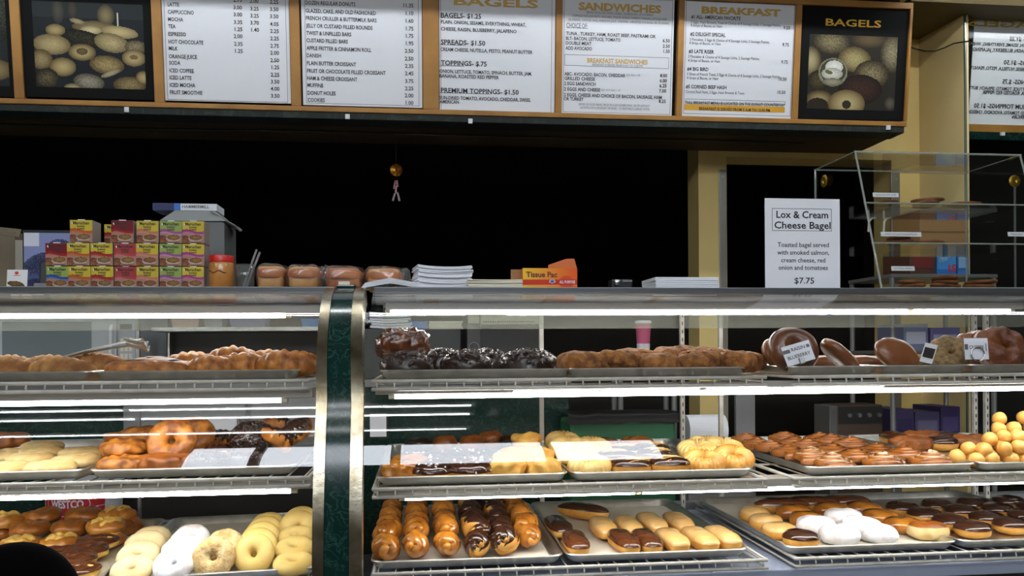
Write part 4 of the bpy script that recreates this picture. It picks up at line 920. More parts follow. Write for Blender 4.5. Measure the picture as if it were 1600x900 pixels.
# middle shelf, right case
zf = r2_-.0205
GF, IC, GP, MU = 'glazed_fritter', 'iced_chocolate_donut', 'golden_puff', 'muffin'
for nm, its in (('front row', [(GF, 630, 1.935, 0, (0, 0, .1)), (IC, 675, 1.925), (IC, 735, 1.925), (GP, 792, 1.925), (GP, 850, 1.93)]),
                ('second row', [(GF, 640, 2.03, .0, (0, 0, .1)), (IC, 690, 2.03), (IC, 742, 2.03), (GP, 795, 2.03), (GP, 838, 2.03, .012)]),
                ('third row', [(IC, 655, 2.15), (IC, 705, 2.15), (IC, 755, 2.16), (GP, 806, 2.15), (GP, 822, 2.2, .03)]),
                ('back row', [('chocolate_muffin', 655, 2.32), (MU, 696, 2.32, 0), (MU, 738, 2.32), (MU, 766, 2.36, .008), ('chocolate_muffin', 800, 2.34), ('chocolate_muffin', 822, 2.30)])):
    row(nm, 'muffin tray', zf, its, 'muffins and iced donuts on the middle shelf')
FC, SC, GL = 'french_cruller', 'striped_chocolate_bar', 'glazed_cruller'
for nm, its in (('front row', [(FC, 921, 1.925, 0, tl(10)), (SC, 985, 1.925, 0, (0, 0, -.1)), (SC, 1046, 1.925, .002, (0, 0, -.2)), (GL, 1100, 1.93, 0, tl(14)), (GL, 1146, 1.96, 0, tl(20))]),
                ('second row', [(FC, 900, 2.04, .012, tl(15)), (SC, 962, 2.04, .006), (SC, 1025, 2.04, .008, (0, 0, -.3)), (FC, 1090, 2.03, .018, tl(10)), (FC, 1130, 2.04, .018, tl(12))]),
                ('third row', [(FC, 888, 2.15, .014, tl(15)), (FC, 925, 2.17, .01, tl(15)), (SC, 975, 2.18, .002), (SC, 1018, 2.18, .006), (FC, 1105, 2.13, .024)]),
                ('back row', [(FC, 880, 2.28, .01, tl(20)), (GF, 940, 2.3, .004), (GF, 995, 2.3, .004)])):
    row(nm, 'cruller tray', zf, its, 'crullers and striped bars on the middle shelf')
CR, FR = 'cinnamon_roll', 'frosted_cinnamon_roll'
for nm, its in (('front row', [(FR, 1302, 1.925), (FR, 1380, 1.925), (FR, 1456, 1.93)]), ('second row', [(FR, 1268, 2.02, .004), (CR, 1336, 2.02, .004), (CR, 1414, 2.02, .008)]), ('third row', [(CR, 1232, 2.12, .004), (CR, 1300, 2.12, .006), (CR, 1370, 2.12, .004)]),
                ('fourth row', [(CR, 1204, 2.23, .004), (CR, 1262, 2.23, .006), (CR, 1330, 2.23, .01)]), ('fifth row', [(CR, 1184, 2.33), (CR, 1240, 2.34), (CR, 1300, 2.34, .006)]), ('back row', [(CR, 1166, 2.43, .004), (CR, 1226, 2.44, .006), (CR, 1282, 2.44)])):
    row(nm, 'cinnamon roll tray', zf, its, 'cinnamon rolls on the middle shelf')
DH = 'donut_hole'
hx = lambda n, a, b: [a+(b-a)*i/(n-1) for i in range(n)]
for nm, ys, z_, pxs in (('front row', 1.91, 0, hx(6, 1525, 1655)), ('front second layer', 1.925, .026, hx(5, 1540, 1650)), ('second row', 1.945, 0, hx(7, 1498, 1650)), ('second row upper layer', 1.96, .026, hx(6, 1512, 1645)), ('raised third layer', 1.96, .05, hx(5, 1545, 1645)), ('third row', 1.99, 0, hx(6, 1500, 1640)), ('high fourth layer', 1.98, .074, hx(4, 1560, 1640)), ('top layer', 1.985, .098, hx(3, 1566, 1630))):
    row(nm, 'donut hole pile', zf, [(DH, p+rnd.uniform(-4, 4), ys+rnd.uniform(-.006, .006), z_+rnd.uniform(-.003, .004), (rnd.random(), rnd.random(), rnd.random()), rnd.uniform(1.12, 1.3)) for p in pxs], 'donut holes heaped on the middle shelf')
row('back row', 'donut hole tray', zf, [('milk_chocolate_bar_donut', 1398, 2.36), ('fritter', 1440, 2.38), ('chocolate_round', 1480, 2.36), ('fritter', 1425, 2.25), ('chocolate_round', 1472, 2.24), ('fritter', 1520, 2.25)], 'dark pastries behind the donut holes')
# top shelf
zf = l1-.0205
SG, CS = 'sugared_croissant', 'croissant'
row('front row', 'sugared croissant tray', zf, [(SG, 5, 1.92, 0, (0, 0, .05)), (SG, 92, 1.92, 0, (0, 0, -.08))], 'sugared croissants on the top shelf')
row('back row', 'sugared croissant tray', zf, [(SG, 12, 2.06, .004, (0, 0, .1)), (SG, 78, 2.06, .004, (0, 0, .1)), (SG, 150, 2.02, .008, (0, 0, -.2))], 'sugared croissants on the top shelf')
row('front row', 'croissant tray', zf, [('puff_pastry', 212, 1.93, 0, (0, 0, 0)), ('puff_pastry', 262, 1.95), (CS, 330, 1.92, 0, (0, 0, 0), .85), (CS, 380, 1.96, .0, (0, 0, .4), .95), (CS, 445, 1.93, 0, (0, 0, -.1), 1.02)], 'croissants on the top shelf')
row('back row', 'croissant tray', zf, [('puff_pastry', 245, 2.08, .006), (CS, 300, 2.1, .0), (CS, 365, 2.06, .012, (0, 0, .1)), (CS, 420, 2.08, .004), (CS, 462, 2.1, .0)], 'croissants on the top shelf')
zf = r1_-.0205
CK = 'chunky_chocolate_donut'
row('front row', 'chunky donut tray', zf, [(CK, 636, 1.93, 0, (0, 0, 0), 1.0), (CK, 729, 1.93, 0, (0, 0, .3), 1.0), (CK, 822, 1.93, 0, (0, 0, -.2), 1.03)], 'chunky chocolate donuts on the top shelf')
row('back row', 'chunky donut tray', zf, [(CK, 690, 2.08, .004), (CK, 762, 2.08, .002), (CK, 835, 2.1)], 'chunky chocolate donuts on the top shelf')
drop('glossy_fritter', X(631, 1.99), 1.99, zf+.036, 'large glossy brown fritter lying on the leftmost chunky chocolate donut', (R(6), R(-4), .2), (1.05, 1, 1.25))
CC_, PC, NC = 'chocolate_chip_cookie', 'plain_cookie', 'nut_cookie'
row('front row', 'cookie tray', zf, [(PC, 911, 1.92, 0, (R(-4), 0, 0), 1.02), (NC, 968, 1.93, 0, (R(-6), R(12), .3), .9), (PC, 1028, 1.92, 0, (0, 0, .7), .95), (CC_, 1092, 1.92, 0, (R(10), R(-14), .2), .92), (PC, 1148, 1.92, 0, (0, R(5), 1.2), .95)], 'cookies on the top shelf')
row('back row', 'cookie tray', zf, [(NC, 935, 2.06), (NC, 993, 2.06, .010), (CC_, 1056, 2.05, .014), (CC_, 1112, 2.06, .008), (PC, 1160, 2.06)], 'cookies on the top shelf')
row('front row', 'bagel trays', zf, [('brown_bagel', 1240, 1.93, 0, (R(62), 0, R(-4)), 1.12), ('flat_bagel', 1312, 1.935, 0, (R(6), R(42), 0), (.86, .9, 1)), ('flat_bagel', 1402, 1.935, 0, (R(60), R(17), 0), .92), ('seeded_bagel', 1484, 1.95, 0, (R(56), R(-20), 0), 1.0), ('cheese_bagel', 1565, 1.94, 0, (R(50), 0, 0), 1.08), ('cheese_bagel', 1640, 1.95, 0, (R(50), 0, 0), 1.0)], 'bagels on the top shelf')
row('back row', 'bagel trays', zf, [('plain_bagel', 1219, 2.03, 0, (R(58), 0, .3), .9), ('plain_bagel', 1290, 2.1, 0, (0, 0, 0), 1), ('plain_bagel', 1352, 2.08, 0), ('seeded_bagel', 1430, 2.06, 0), ('cheese_bagel', 1530, 2.05, .005, (R(45), 0, 0), 1.0)], 'bagels on the top shelf')
# ------------------------------------------------------------------ tags, tongs
def card(px, py, Y, w, h, rot, label, lines, ink=INK, cat='tag', grp='bagel name cards', extra=None):
    o = ob('name_card', B(-w/2, w/2, -.0006, .0006, -h/2, h/2), PAPER, None, at(px, py, Y), rot); tag(o, label, cat, grp)
    m_ = MB()
    for t, x, z, cp, wd in lines: textmb(m_, t, x, z, cp, bold=.01, width=wd, align='c', y=-.0010)
    if m_.v: ob('lettering', m_, ink, o)
    if extra:
        for n, mb, m in extra: ob(n, mb, m, o)
    return o
card(1247, 552, 1.872, .074, .050, (R(-14), R(-15), 0), 'tilted white card reading raisin blueberry against the dark brown bagel', [('RAISIN', .004, .012, .0085, .036), ('BLUEBERRY', 0, -.006, .0085, .06)],
     extra=[('card_mark', MB().box(-.037, -.018, -.0012, -.0007, .006, .015).box(.026, .034, -.0012, -.0007, .008, .016), GREYINK), ('clip', MB().box(-.006, .006, -.010, -.001, -.028, -.012, .001), STEEL)])
card(1525.5, 545, 1.872, .064, .054, (R(-6), 0, 0), 'upright white card reading cheese in front of the cheese topped bagel', [('CHEESE', 0, .004, .008, .04)],
     extra=[('card_mark', MB().box(-.032, -.023, -.0012, -.0007, -.002, .012).box(.025, .027, -.0012, -.0007, -.006, .014), GREYINK),
            ('ring_clip', MB().tube([(.018*math.cos(a), -.004, -.014+.018*math.sin(a)) for a in np.linspace(0, 6.283, 25)], .0016, 6), STEEL)])
card(1451, 552, 1.90, .03, .05, (R(-8), R(14), R(-50)), 'turned dark backed card leaning on the seeded bagel', [], extra=[('card_mark', B(-.012, .013, -.0014, -.0008, -.012, .014), BLACKPL)])
tg = thing('tongs', 'metal serving tongs lying across the sugared croissants on the top shelf', 'tongs')
pA, pB = at(84, 563, 2.0), at(222, 531.5, 1.97)
for k, (dz, nm) in enumerate(((0, 'arm'), (-.011, 'arm'))):
    m_ = MB(); n_ = (pB-pA).normalized(); pts = [pA+(pB-pA)*t+Vector((0, .012*k, dz*t+.004*math.sin(t*3.1))) for t in np.linspace(0, 1, 9)]
    v = []
    for i, p_ in enumerate(pts):
        wd = .006+.007*i/8
        for dy, dzz in ((-wd, 0), (-wd*.6, .004), (wd*.6, .004), (wd, 0), (wd*.6, .0025), (-wd*.6, .0025)): v.append(p_+Vector((0, dy, dzz)))
    f = [(i*6+j, i*6+(j+1) % 6, (i+1)*6+(j+1) % 6, (i+1)*6+j) for i in range(8) for j in range(6)]+[(0, 1, 2, 3, 4, 5), tuple(48+j for j in range(6))]
    ob(nm, m_.add(v, f), TONGM, tg)
    e = pts[-1]
    g_ = []
    for i in range(7):
        for j in range(9):
            u, a = i/6, -1+2*j/8; g_.append(e+Vector((.045*u-.035, .028*a*math.sin(math.pi*min(.95, .25+.6*u)), -.004-.012*u+(.010*a*a)+(.0035*math.cos(j*math.pi) if i == 6 else 0))))
    f = [(i*9+j, i*9+j+1, (i+1)*9+j+1, (i+1)*9+j) for i in range(6) for j in range(8)]
    me = MB().add(g_, f).mesh('scalloped_end', TONGM, True); so_ = ob('scalloped_end', me, None, tg); sm = so_.modifiers.new('s', 'SOLIDIFY'); sm.thickness = .0012

# ------------------------------------------------------------------ things standing on the cases
def xs(a, b, Y, py=440): return X(a, Y, py), X(b, Y, py)
# soup boxes
def soup(name, topc, wavec, wave2, bowlc):
    q = Paint(40, 40, topc); q.wave(.42, 1.2, .06, wavec); q.wave(.53, 1.2, .05, wave2); q.wave(.6, 1.2, .05, (198, 140, 118))
    q.ell(.18, .8, .22, .14, (190, 100, 70), (140, 70, 50), .3, 0, .3); q.ell(.1, .92, .2, .12, (206, 130, 70), (150, 80, 50), 0, 0, .3)
    q.ell(.6, .78, .33, .19, (236, 222, 206), (200, 160, 140)); q.ell(.62, .74, .29, .13, bowlc, (150, 100, 50), 0, 0, .25); q.ell(.6, .98, .3, .06, (150, 96, 80)); q.ell(.13, .14, .06, .05, (240, 240, 240))
    g_ = q.a.mean(2, keepdims=True); q.a = (q.a*.8+g_*.2)*.86
    return q
YEL, GRN, RED, DRD = (240, 214, 40), (168, 196, 80), (206, 60, 60), (150, 26, 34)
FLV = {'orange': ((YEL, (226, 96, 30), (230, 120, 60), (196, 150, 90)), 'yellow and orange'), 'red': ((YEL, (200, 36, 30), (216, 70, 50), (190, 150, 96)), 'yellow and red'), 'crimson': ((DRD, (180, 30, 40), (226, 110, 90), (200, 150, 60)), 'dark crimson'),
       'rose': ((RED, (210, 70, 76), (230, 120, 110), (206, 160, 60)), 'rose red'), 'peach': ((YEL, (228, 130, 96), (236, 150, 120), (196, 120, 70)), 'yellow and peach'), 'green': ((GRN, (176, 84, 160), (210, 150, 190), (206, 150, 60)), 'green and purple'),
       'magenta': ((YEL, (190, 60, 140), (220, 120, 170), (206, 140, 70)), 'yellow and magenta'), 'blue': ((GRN, (40, 84, 176), (90, 130, 200), (206, 140, 60)), 'green and blue')}
YS = 2.19
bw = X(285, YS, 430)-X(250.5, YS, 430); bh = .0588
SB, SP, SL = {}, {}, MB()
boxm = MB().box(-bw/2, bw/2, .0006, .058, 0, bh, .001).mesh('box_body', mat('box side card', (150, 140, 134), .6))
for kx, (a, _) in FLV.items(): SP[kx] = soup(kx, *a).mesh('printed_front', bw*.985, bh*.985)
textmb(SL, 'Maruchan', 0, bh*.87, .0075, bold=.03, width=bw*.72, align='c', y=-.0004); textmb(SL, 'Instant', 0, bh*.73, .005, bold=.03, align='c', y=-.0004); textmb(SL, 'Lunch', 0, bh*.625, .005, bold=.03, align='c', y=-.0004)
SLM = SL.mesh('lettering', INK); SBK = boxm
tab = MB().box(-.008, .008, -.0004, .006, bh-.0006, bh+.0016).mesh('lid_tab', PAPER)
def soupbox(px, level, fl, lab, dy=0, rz=0):
    o = ob('soup_box', boxm, None, None, (X(px, YS, 430), YS+dy, ZT+.0005+level*(bh+.0018)), (0, 0, rz)); tag(o, lab, 'soup box', 'instant soup boxes stacked on the left case')
    ob('printed_front', SP[fl], None, o, (0, 0, bh/2)); ob('lettering', SLM, None, o); ob('lid_tab', tab, None, o)
ROWS = [(0, [(90, 'blue'), (124.5, 'orange'), (160, 'red'), (196, 'rose'), (230.5, 'peach'), (267, 'green'), (302, 'magenta')], 'bottom'), (1, [(88.5, 'crimson'), (123, 'orange'), (159.5, 'red'), (196, 'rose'), (230.5, 'peach'), (267, 'green'), (302, 'magenta')], 'middle'),
        (2, [(127, 'orange'), (191.5, 'crimson'), (230.5, 'peach'), (267, 'green'), (302, 'magenta')], 'top')]
for lv, its, nm in ROWS:
    for i, (px, fl) in enumerate(its): soupbox(px, lv, fl, f'{FLV[fl][1]} soup box, {ORD[i]} from left in the {nm} row of the stack', rnd.uniform(-.003, .003), rnd.uniform(-.02, .02))
soupbox(164, 2, 'red', 'yellow and red soup box set back behind the top row of the stack', .07)
soupbox(160, 1, 'red', 'yellow and red soup box hidden behind the middle row of the stack', .066); soupbox(160, 0, 'red', 'yellow and red soup box hidden behind the bottom row of the stack', .066)
# peanut butter jar, tumbler with straws
ja, jb = xs(327, 366, 2.20); jr = (jb-ja)/2; zl_ = Z(346, 400, 2.20)-ZT; zj = zl_*.80
t = thing('peanut_butter_jar', 'big peanut butter jar with red lid beside the soup boxes', 'jar', ((ja+jb)/2, 2.20, ZT))
ob('jar_body', MB().lathe([(jr*.9, 0), (jr, .006), (jr, zj*.92), (jr*.93, zj)], 32).mesh('jar_body', mat('peanut butter', (190, 130, 66), .3, c2=(176, 116, 54), scale=30, coat=.5), True), None, t)
ob('lid', smoothflat(MB().lathe([(jr*.95, zj+.0005), (jr*.98, zj+.002), (jr*.98, zl_-.003), (jr*.94, zl_)], 32).mesh('lid', mat('red plastic', (196, 30, 24), .35))), None, t)
pm = MB().tube([(jr*1.004*math.cos(a), jr*1.004*math.sin(a), .045+.003*math.sin(a*7)) for a in np.linspace(-2.6, -1.0, 20)], .0012, 5); ob('pen_line', pm, INK, t)
ga, gb = xs(368, 399, 2.21); gr = (gb-ga)/2
t = thing('glass_tumbler', 'clear glass tumbler holding straws beside the peanut butter jar', 'glass', ((ga+gb)/2, 2.21, ZT))
ob('glass_wall', MB().lathe([(gr*.8, .004), (gr*.8, 0), (gr*.86, .0), (gr, .068), (gr*.94, .068), (gr*.8, .006)], 24, cap=False).mesh('glass_wall', glassmat('tumbler glass', (.85, .86, .86), .08, .02, .06), True), None, t)
for i, (a, b) in enumerate(((383, 401), (388, 406))):
    p0 = Vector(((ga+gb)/2-.006+.008*i, 2.21, ZT+.006)); p1 = at(b, 390+4*i, 2.22)
    tag(ob('drinking_straw', MB().tube([p0, p1], .003, 8), mat('straw plastic', (140, 140, 142), .3)), ('taller' if i == 0 else 'shorter')+' grey straw leaning in the glass tumbler', 'straw', 'straws in the tumbler')
# bread loaves in bags
LOAF = mat('bread crust', (158, 86, 34), .4, c2=(184, 112, 50), scale=14, bump=.15); LOAFF = mat('bread side', (206, 156, 92), .6, c2=(190, 136, 74), scale=20)
for i, (a, b, yt_, Yl, nm) in enumerate(((399, 445, 413, 2.20, 'leftmost bagged loaf of bread beside the straw tumbler'), (447, 500, 414, 2.19, 'second bagged loaf from left, with much crumpled film'), (505, 565, 416, 2.22, 'third bagged loaf from left, darkest of the row'), (570, 628, 417, 2.24, 'rightmost bagged loaf, behind the folded leaflets'))):
    x0, x1 = xs(a, b, Yl); h = Z((a+b)/2, yt_, Yl)-ZT; wx = (x1-x0)/2
    t = thing('bread_loaf', nm, 'bread', ((x0+x1)/2, Yl+.06, ZT), group='bagged bread loaves on the case top')
    ob('crust_top', shiftz(blob(wx, .075, h*.36, .7, .6, .003, 30, i, v0=-.2), h*.62).mesh('crust_top', LOAF, True), None, t)
    ob('loaf_side', shiftz(blob(wx*.9, .068, h*.47, .25, .35, .002, 30, i), h*.475).mesh('loaf_side', LOAFF if i != 2 else LOAF, True), None, t)
    bg = shiftz(blob(wx*1.08, .082, h*.53, .5, .6, .008, 38, i+20, 40, 20), h*.535)
    if i in (1, 3): bg.add(*(lambda q: (q.v, q.f))(shiftz(MB().add([(x+wx*1.15, y-.02, z) for x, y, z in blob(wx*.32, .05, h*.42, .7, .8, .014, 50, i).v], blob(wx*.32, .05, h*.42, .7, .8, .014, 50, i).f), h*.5)))
    bg.v = [(x, y, max(z, .0005)) for x, y, z in bg.v]
    ob('plastic_bag', bg.mesh('plastic_bag', PLASTICBAG, True), None, t)
    if i == 2: ob('bag_label', B(-.008, .022, -.086, -.083, .008, .022), PAPERC, t)
# leaflets and paper stacks
def papers(n, w, d, th, seed, bend=0, jit=.003):
    m_ = MB(); q = random.Random(seed)
    for i in range(n):
        dx, dy, a = q.uniform(-jit, jit), q.uniform(-jit, jit), q.uniform(-.02, .02); M = Matrix.Translation((dx, dy, i*th)) @ Matrix.Rotation(a, 4, 'Z')
        N = 8; v = []
        for k in range(N+1):
            u = -1+2*k/N; zz = bend*u*u
            for yy in (-d/2, d/2):
                for z_ in (.0, th*.85): v.append(M @ Vector((u*w/2, yy, zz+z_)))
        f = []
        for k in range(N):
            o_ = k*4; f += [(o_, o_+4, o_+6, o_+2), (o_+1, o_+3, o_+7, o_+5), (o_, o_+1, o_+5, o_+4), (o_+2, o_+6, o_+7, o_+3)]
        f += [(0, 2, 3, 1), (N*4, N*4+1, N*4+3, N*4+2)]; m_.add(v, f)
    return m_
x0, x1 = xs(566, 660, 2.2); h = Z(612, 442, 2.2)-ZT
m_ = MB()
for i in range(5):
    w_ = (x1-x0)*(1-.03*i)/2; zz = .0008+i*.003
    v = [(-w_, y, zz) for y in (-.05, .05)]+[(-.005, y, zz+h*.72) for y in (-.05, .05)]+[(w_, y, zz) for y in (-.05, .05)]
    v += [(a, b, c+.0022) for a, b, c in v]; m_.add(v, [(0, 2, 3, 1), (2, 4, 5, 3), (6, 7, 9, 8), (8, 9, 11, 10), (0, 6, 8, 2), (2, 8, 10, 4), (1, 3, 9, 7), (3, 5, 11, 9), (0, 1, 7, 6), (4, 10, 11, 5)])
o = ob('folded_leaflets', m_, PAPER, None, ((x0+x1)/2, 2.205, ZT)); tag(o, 'low pile of folded white leaflets between the loaves and the pillar', 'leaflets')
lp = MB()
for i in range(6): lp.box(-.045+.012*i, -.038+.012*i, -.0512, -.0502, .004+.0028*(2.5-abs(i-2.5))*1.2, .0055+.0028*(2.5-abs(i-2.5))*1.2)
ob('print_lines', lp, INK, o)
x0, x1 = xs(648, 734, 2.18); h = Z(690, 412, 2.18)-ZT
o = ob('booklet_stack', papers(16, x1-x0, .12, h*.9/16, 3, h*.07, .004), PAPER, None, ((x0+x1)/2, 2.245, ZT), (0, 0, R(8))); tag(o, 'tall fanned stack of white folded menus right of the leaflets', 'paper stack')
x0, x1 = xs(731, 818, 2.18); h = Z(770, 436, 2.18)-ZT
o = ob('paper_stack', papers(8, x1-x0, .14, h/8.3, 8, .001, .002), PAPERC, None, ((x0+x1)/2, 2.25, ZT)); tag(o, 'low stack of cream papers left of the orange tissue box', 'paper stack')
x0, x1 = xs(1024, 1123, 2.18); h = Z(1070, 432, 2.18)-ZT
o = ob('paper_stack', papers(7, x1-x0, .14, h/7.2, 9, 0, .0015), PAPER, None, ((x0+x1)/2, 2.25, ZT)); tag(o, 'white stack of paper left of the standing sign', 'paper stack')
# tissue box
YT_ = 2.175
x0, x1 = xs(817, 902, YT_); h = Z(860, 419, YT_)-ZT; wT = x1-x0
t = thing('tissue_box', 'open orange and yellow tissue box on the right case', 'tissue box', ((x0+x1)/2, YT_, ZT))
ob('carton', B(-wT/2, wT/2, .001, .11, 0, h), mat('orange carton', (214, 96, 34), .5), t)
q = Paint(64, 28, (232, 170, 50))
for i in range(64): q.a[:, i] = np.array((238, 196, 60))*(1-i/63)+np.array((226, 92, 40))*(i/63)
q.rect(0, 1, .52, .80, (204, 62, 44)); q.rect(0, 1, .80, .83, (240, 160, 80)); q.ell(.54, .62, .055, .09, (60, 84, 140), (220, 225, 235)); q.ell(.8, .66, .14, .3, (216, 84, 50)); q.rect(.64, .98, .55, .8, (206, 56, 40))
ob('printed_front', q.mesh('printed_front', wT, h), None, t, (0, .0005, h/2))
m_ = MB(); textmb(m_, 'Tissue Pac', -wT*.44, h*.70, h*.24, bold=.03, width=wT*.57, y=-.0004); ob('lettering', m_, mat('maroon ink', (110, 34, 30), .5), t)
m_ = MB(); textmb(m_, 'ALL PURPOSE', wT*.17, h*.35, h*.13, bold=.02, width=wT*.29, y=-.0006); ob('slogan', m_, PAPER, t)
fz = Z(885, 404, YT_)-ZT
fl = MB().add([(-.01, .002, h), (wT/2, .002, h), (wT/2, .006, h), (-.01, .006, h), (-.01, .004, h+.008), (wT*.16, .004, fz-.002), (wT/2-.004, .004, fz), (wT/2, .004, h)], [(0, 1, 6, 5, 4)])
fl = MB().add([(-wT*.03, y, h) for y in (.002, .004)]+[(-wT*.03, y, h+.009) for y in (.002, .004)]+[(wT*.30, y, fz-.0005) for y in (.002, .004)]+[(wT*.45, y, fz) for y in (.002, .004)]+[(wT/2, y, h) for y in (.002, .004)],
              [(0, 8, 6, 4, 2), (1, 3, 5, 7, 9), (0, 2, 3, 1), (2, 4, 5, 3), (4, 6, 7, 5), (6, 8, 9, 7), (8, 0, 1, 9)])
ob('top_flap', fl, mat('orange flap', (206, 104, 40), .5), t)
ob('end_flap', B(-wT/2-.03, -wT/2, .03, .032, h*.35, h*.98), mat('brown card', (150, 104, 56), .6), t, rot=(0, 0, 0))
# small dark holder
x0, x1 = xs(955, 990, 2.19); t = thing('napkin_holder', 'small black and chrome holder between tissue box and white paper stack', 'holder', ((x0+x1)/2, 2.19, ZT))
ob('holder_body', MB().box(-.03, .03, 0, .05, 0, .03, .004), BLACKPL, t); ob('chrome_knob', shiftz(blob(.009, .006, .009), .02).mesh('chrome_knob', STEEL, True), None, t, (-.016, -.004, 0)); ob('chrome_strip', MB().box(.0, .028, -.002, 0, .022, .027, .001), GREYMET, t)
# standing sign
YG = 2.17
x0, x1 = xs(1195.5, 1312.5, YG, 400); zt_ = Z(1254, 311, YG); wS = x1-x0; hS = zt_-ZT
t = thing('counter_sign', 'standing white sign for lox and cream cheese bagel', 'sign', ((x0+x1)/2, YG, ZT+.001), (R(-0), 0, 0))
ob('paper_sign', B(-wS/2, wS/2, 0, .001, .002, hS), PAPER, t)
ob('sign_holder', MB().box(-wS/2-.002, wS/2+.002, .002, .005, 0, hS+.002).box(-wS/2-.002, wS/2+.002, .005, .05, 0, .003), ACRYL, t)
m_ = MB()
def sg(txt, px, py, cp, wpx, b=.0):
    x = X(px, YG, py)-(x0+x1)/2; z = Z(px, py, YG)-ZT-.001; kk = (X(1300, YG, 400)-X(1200, YG, 400))/100
    textmb(m_, txt, x, z, cp*kk, bold=b, width=wpx*kk, align='c', y=-.0006)
sg('Lox & Cream', 1253.5, 335.5, 10, 81, .018); sg('Cheese Bagel', 1254, 352, 10, 88, .018)
for tx, py, wp in (('Toasted bagel served', 382.5, 80), ('with smoked salmon,', 394.5, 81), ('cream cheese, red', 406.5, 69), ('onion and tomatoes', 418, 77)): sg(tx, 1255, py, 6.6, wp, .008)
sg('$7.75', 1256.5, 438.5, 8.4, 31, .012)
kk = (X(1300, YG, 400)-X(1200, YG, 400))/100; fx0, fx1 = X(1208, YG)-(x0+x1)/2, X(1301, YG)-(x0+x1)/2; fz0, fz1 = Z(1254, 361.5, YG)-ZT, Z(1254, 326.5, YG)-ZT
for bx in ((fx0, fx1, fz0, fz0+.0012), (fx0, fx1, fz1-.0012, fz1), (fx0, fx0+.0012, fz0, fz1), (fx1-.0012, fx1, fz0, fz1)): m_.box(bx[0], bx[1], -.0005, -.0001, bx[2], bx[3])
ob('lettering', m_, INK, t)
# clear bakery case
ax0, ax1 = 1.334, 1.889; yfb, yft, ybk, az1 = 2.205, 2.345, 2.60, 1.826
t = thing('acrylic_case', 'clear acrylic bakery case with slanted front on the right case', 'bakery case', ((ax0+ax1)/2, 2.4, ZT))
ac = Vector(((ax0+ax1)/2, 2.4, ZT))
def loc_(m_): m_.v = [tuple(Vector(p_)-ac) for p_ in m_.v]; return m_
fy = lambda z: yfb+(yft-yfb)*(z-ZT)/(az1-ZT)
for x in (ax0, ax1):
    ob('side_panel', loc_(MB().add([(x+a, y, z) for a in (0, .006) for y, z in ((yfb, ZT), (ybk, ZT), (ybk, az1), (yft, az1))], [(0, 1, 2, 3), (4, 7, 6, 5), (0, 4, 5, 1), (1, 5, 6, 2), (2, 6, 7, 3), (3, 7, 4, 0)])), ACRYL, t)
    ob('panel_edge', loc_(MB().tube([(x+.003, yfb, ZT+.002), (x+.003, yft, az1), (x+.003, ybk, az1), (x+.003, ybk, ZT+.002)], .0032, 6)), EDGE, t)
ob('front_panel', loc_(MB().add([(x, y+a, z) for a in (0, .004) for x in (ax0+.007, ax1) for y, z in ((yfb, ZT), (yft, az1))], [(0, 1, 3, 2), (4, 6, 7, 5), (0, 4, 5, 1), (2, 3, 7, 6)])), ACRYL, t)
ob('top_panel', loc_(B(ax0, ax1+.006, yft, ybk, az1-.006, az1)), ACRYL, t); ob('top_edge', loc_(MB().tube([(ax0, yft, az1), (ax1+.006, yft, az1)], .0032, 6).tube([(ax0, ybk, az1), (ax1+.006, ybk, az1)], .0028, 6)), EDGE, t)
sz = [ZT+.012, Z(1372, 378, 2.26), Z(1352, 316, 2.31)]
for z in sz:
    ob('shelf_panel', loc_(B(ax0+.007, ax1, fy(z)+.012, ybk-.01, z-.005, z)), ACRYL, t); ob('shelf_edge', loc_(MB().tube([(ax0+.007, fy(z)+.012, z-.0025), (ax1, fy(z)+.012, z-.0025)], .0026, 6)), EDGE, t)
    ob('support_tab', loc_(MB().box(ax1-.03, ax1, fy(z)+.16, fy(z)+.18, z-.03, z-.006)), ACRYL, t)
for px in (1362, 1386):
    p_ = at(px, 352, 2.61); ob('door_handle', loc_(MB().tube([p_+Vector((.016, 0, .026)), p_+Vector((.008, .012, .026)), p_+Vector((0, .016, .016)), p_+Vector((-.002, .018, -.02))], .0036, 8)), mat('white plastic', (220, 220, 214), .3), t)
for px, py, tx, wpx in ((1384, 304.5, 'CHOCOLATE CHIP', 40), (1408, 366, 'WHITE CHOCOLATE MACADAMIA NUT', 63), (1411, 419.5, 'OATMEAL RAISIN', 36), (1600, 366, 'PEANUT BUTTER', 50)):
    Yt = fy(Z(px, py, 2.27))+.004; p_ = at(px, py, Yt); kk = (X(px+50, Yt, py)-X(px, Yt, py))/50
    cdo = ob('price_strip', B(-wpx*kk/2, wpx*kk/2, 0, .0008, -.0068, .0068), PAPER, None, p_, (R(-8), 0, 0)); tag(cdo, {304.5: 'white shelf label on the top shelf of the clear case', 366: 'long white shelf label on the middle shelf of the clear case', 419.5: 'short white shelf label on the lowest shelf of the clear case'}[py] if px < 1500 else 'white shelf label at the right end of the clear case middle shelf', 'label', 'shelf labels in the clear case')
    m_ = MB(); textmb(m_, tx, 0, 0, .005, bold=0, width=wpx*kk*.8, align='c', y=-.0005); ob('lettering', m_, GREYINK, cdo)
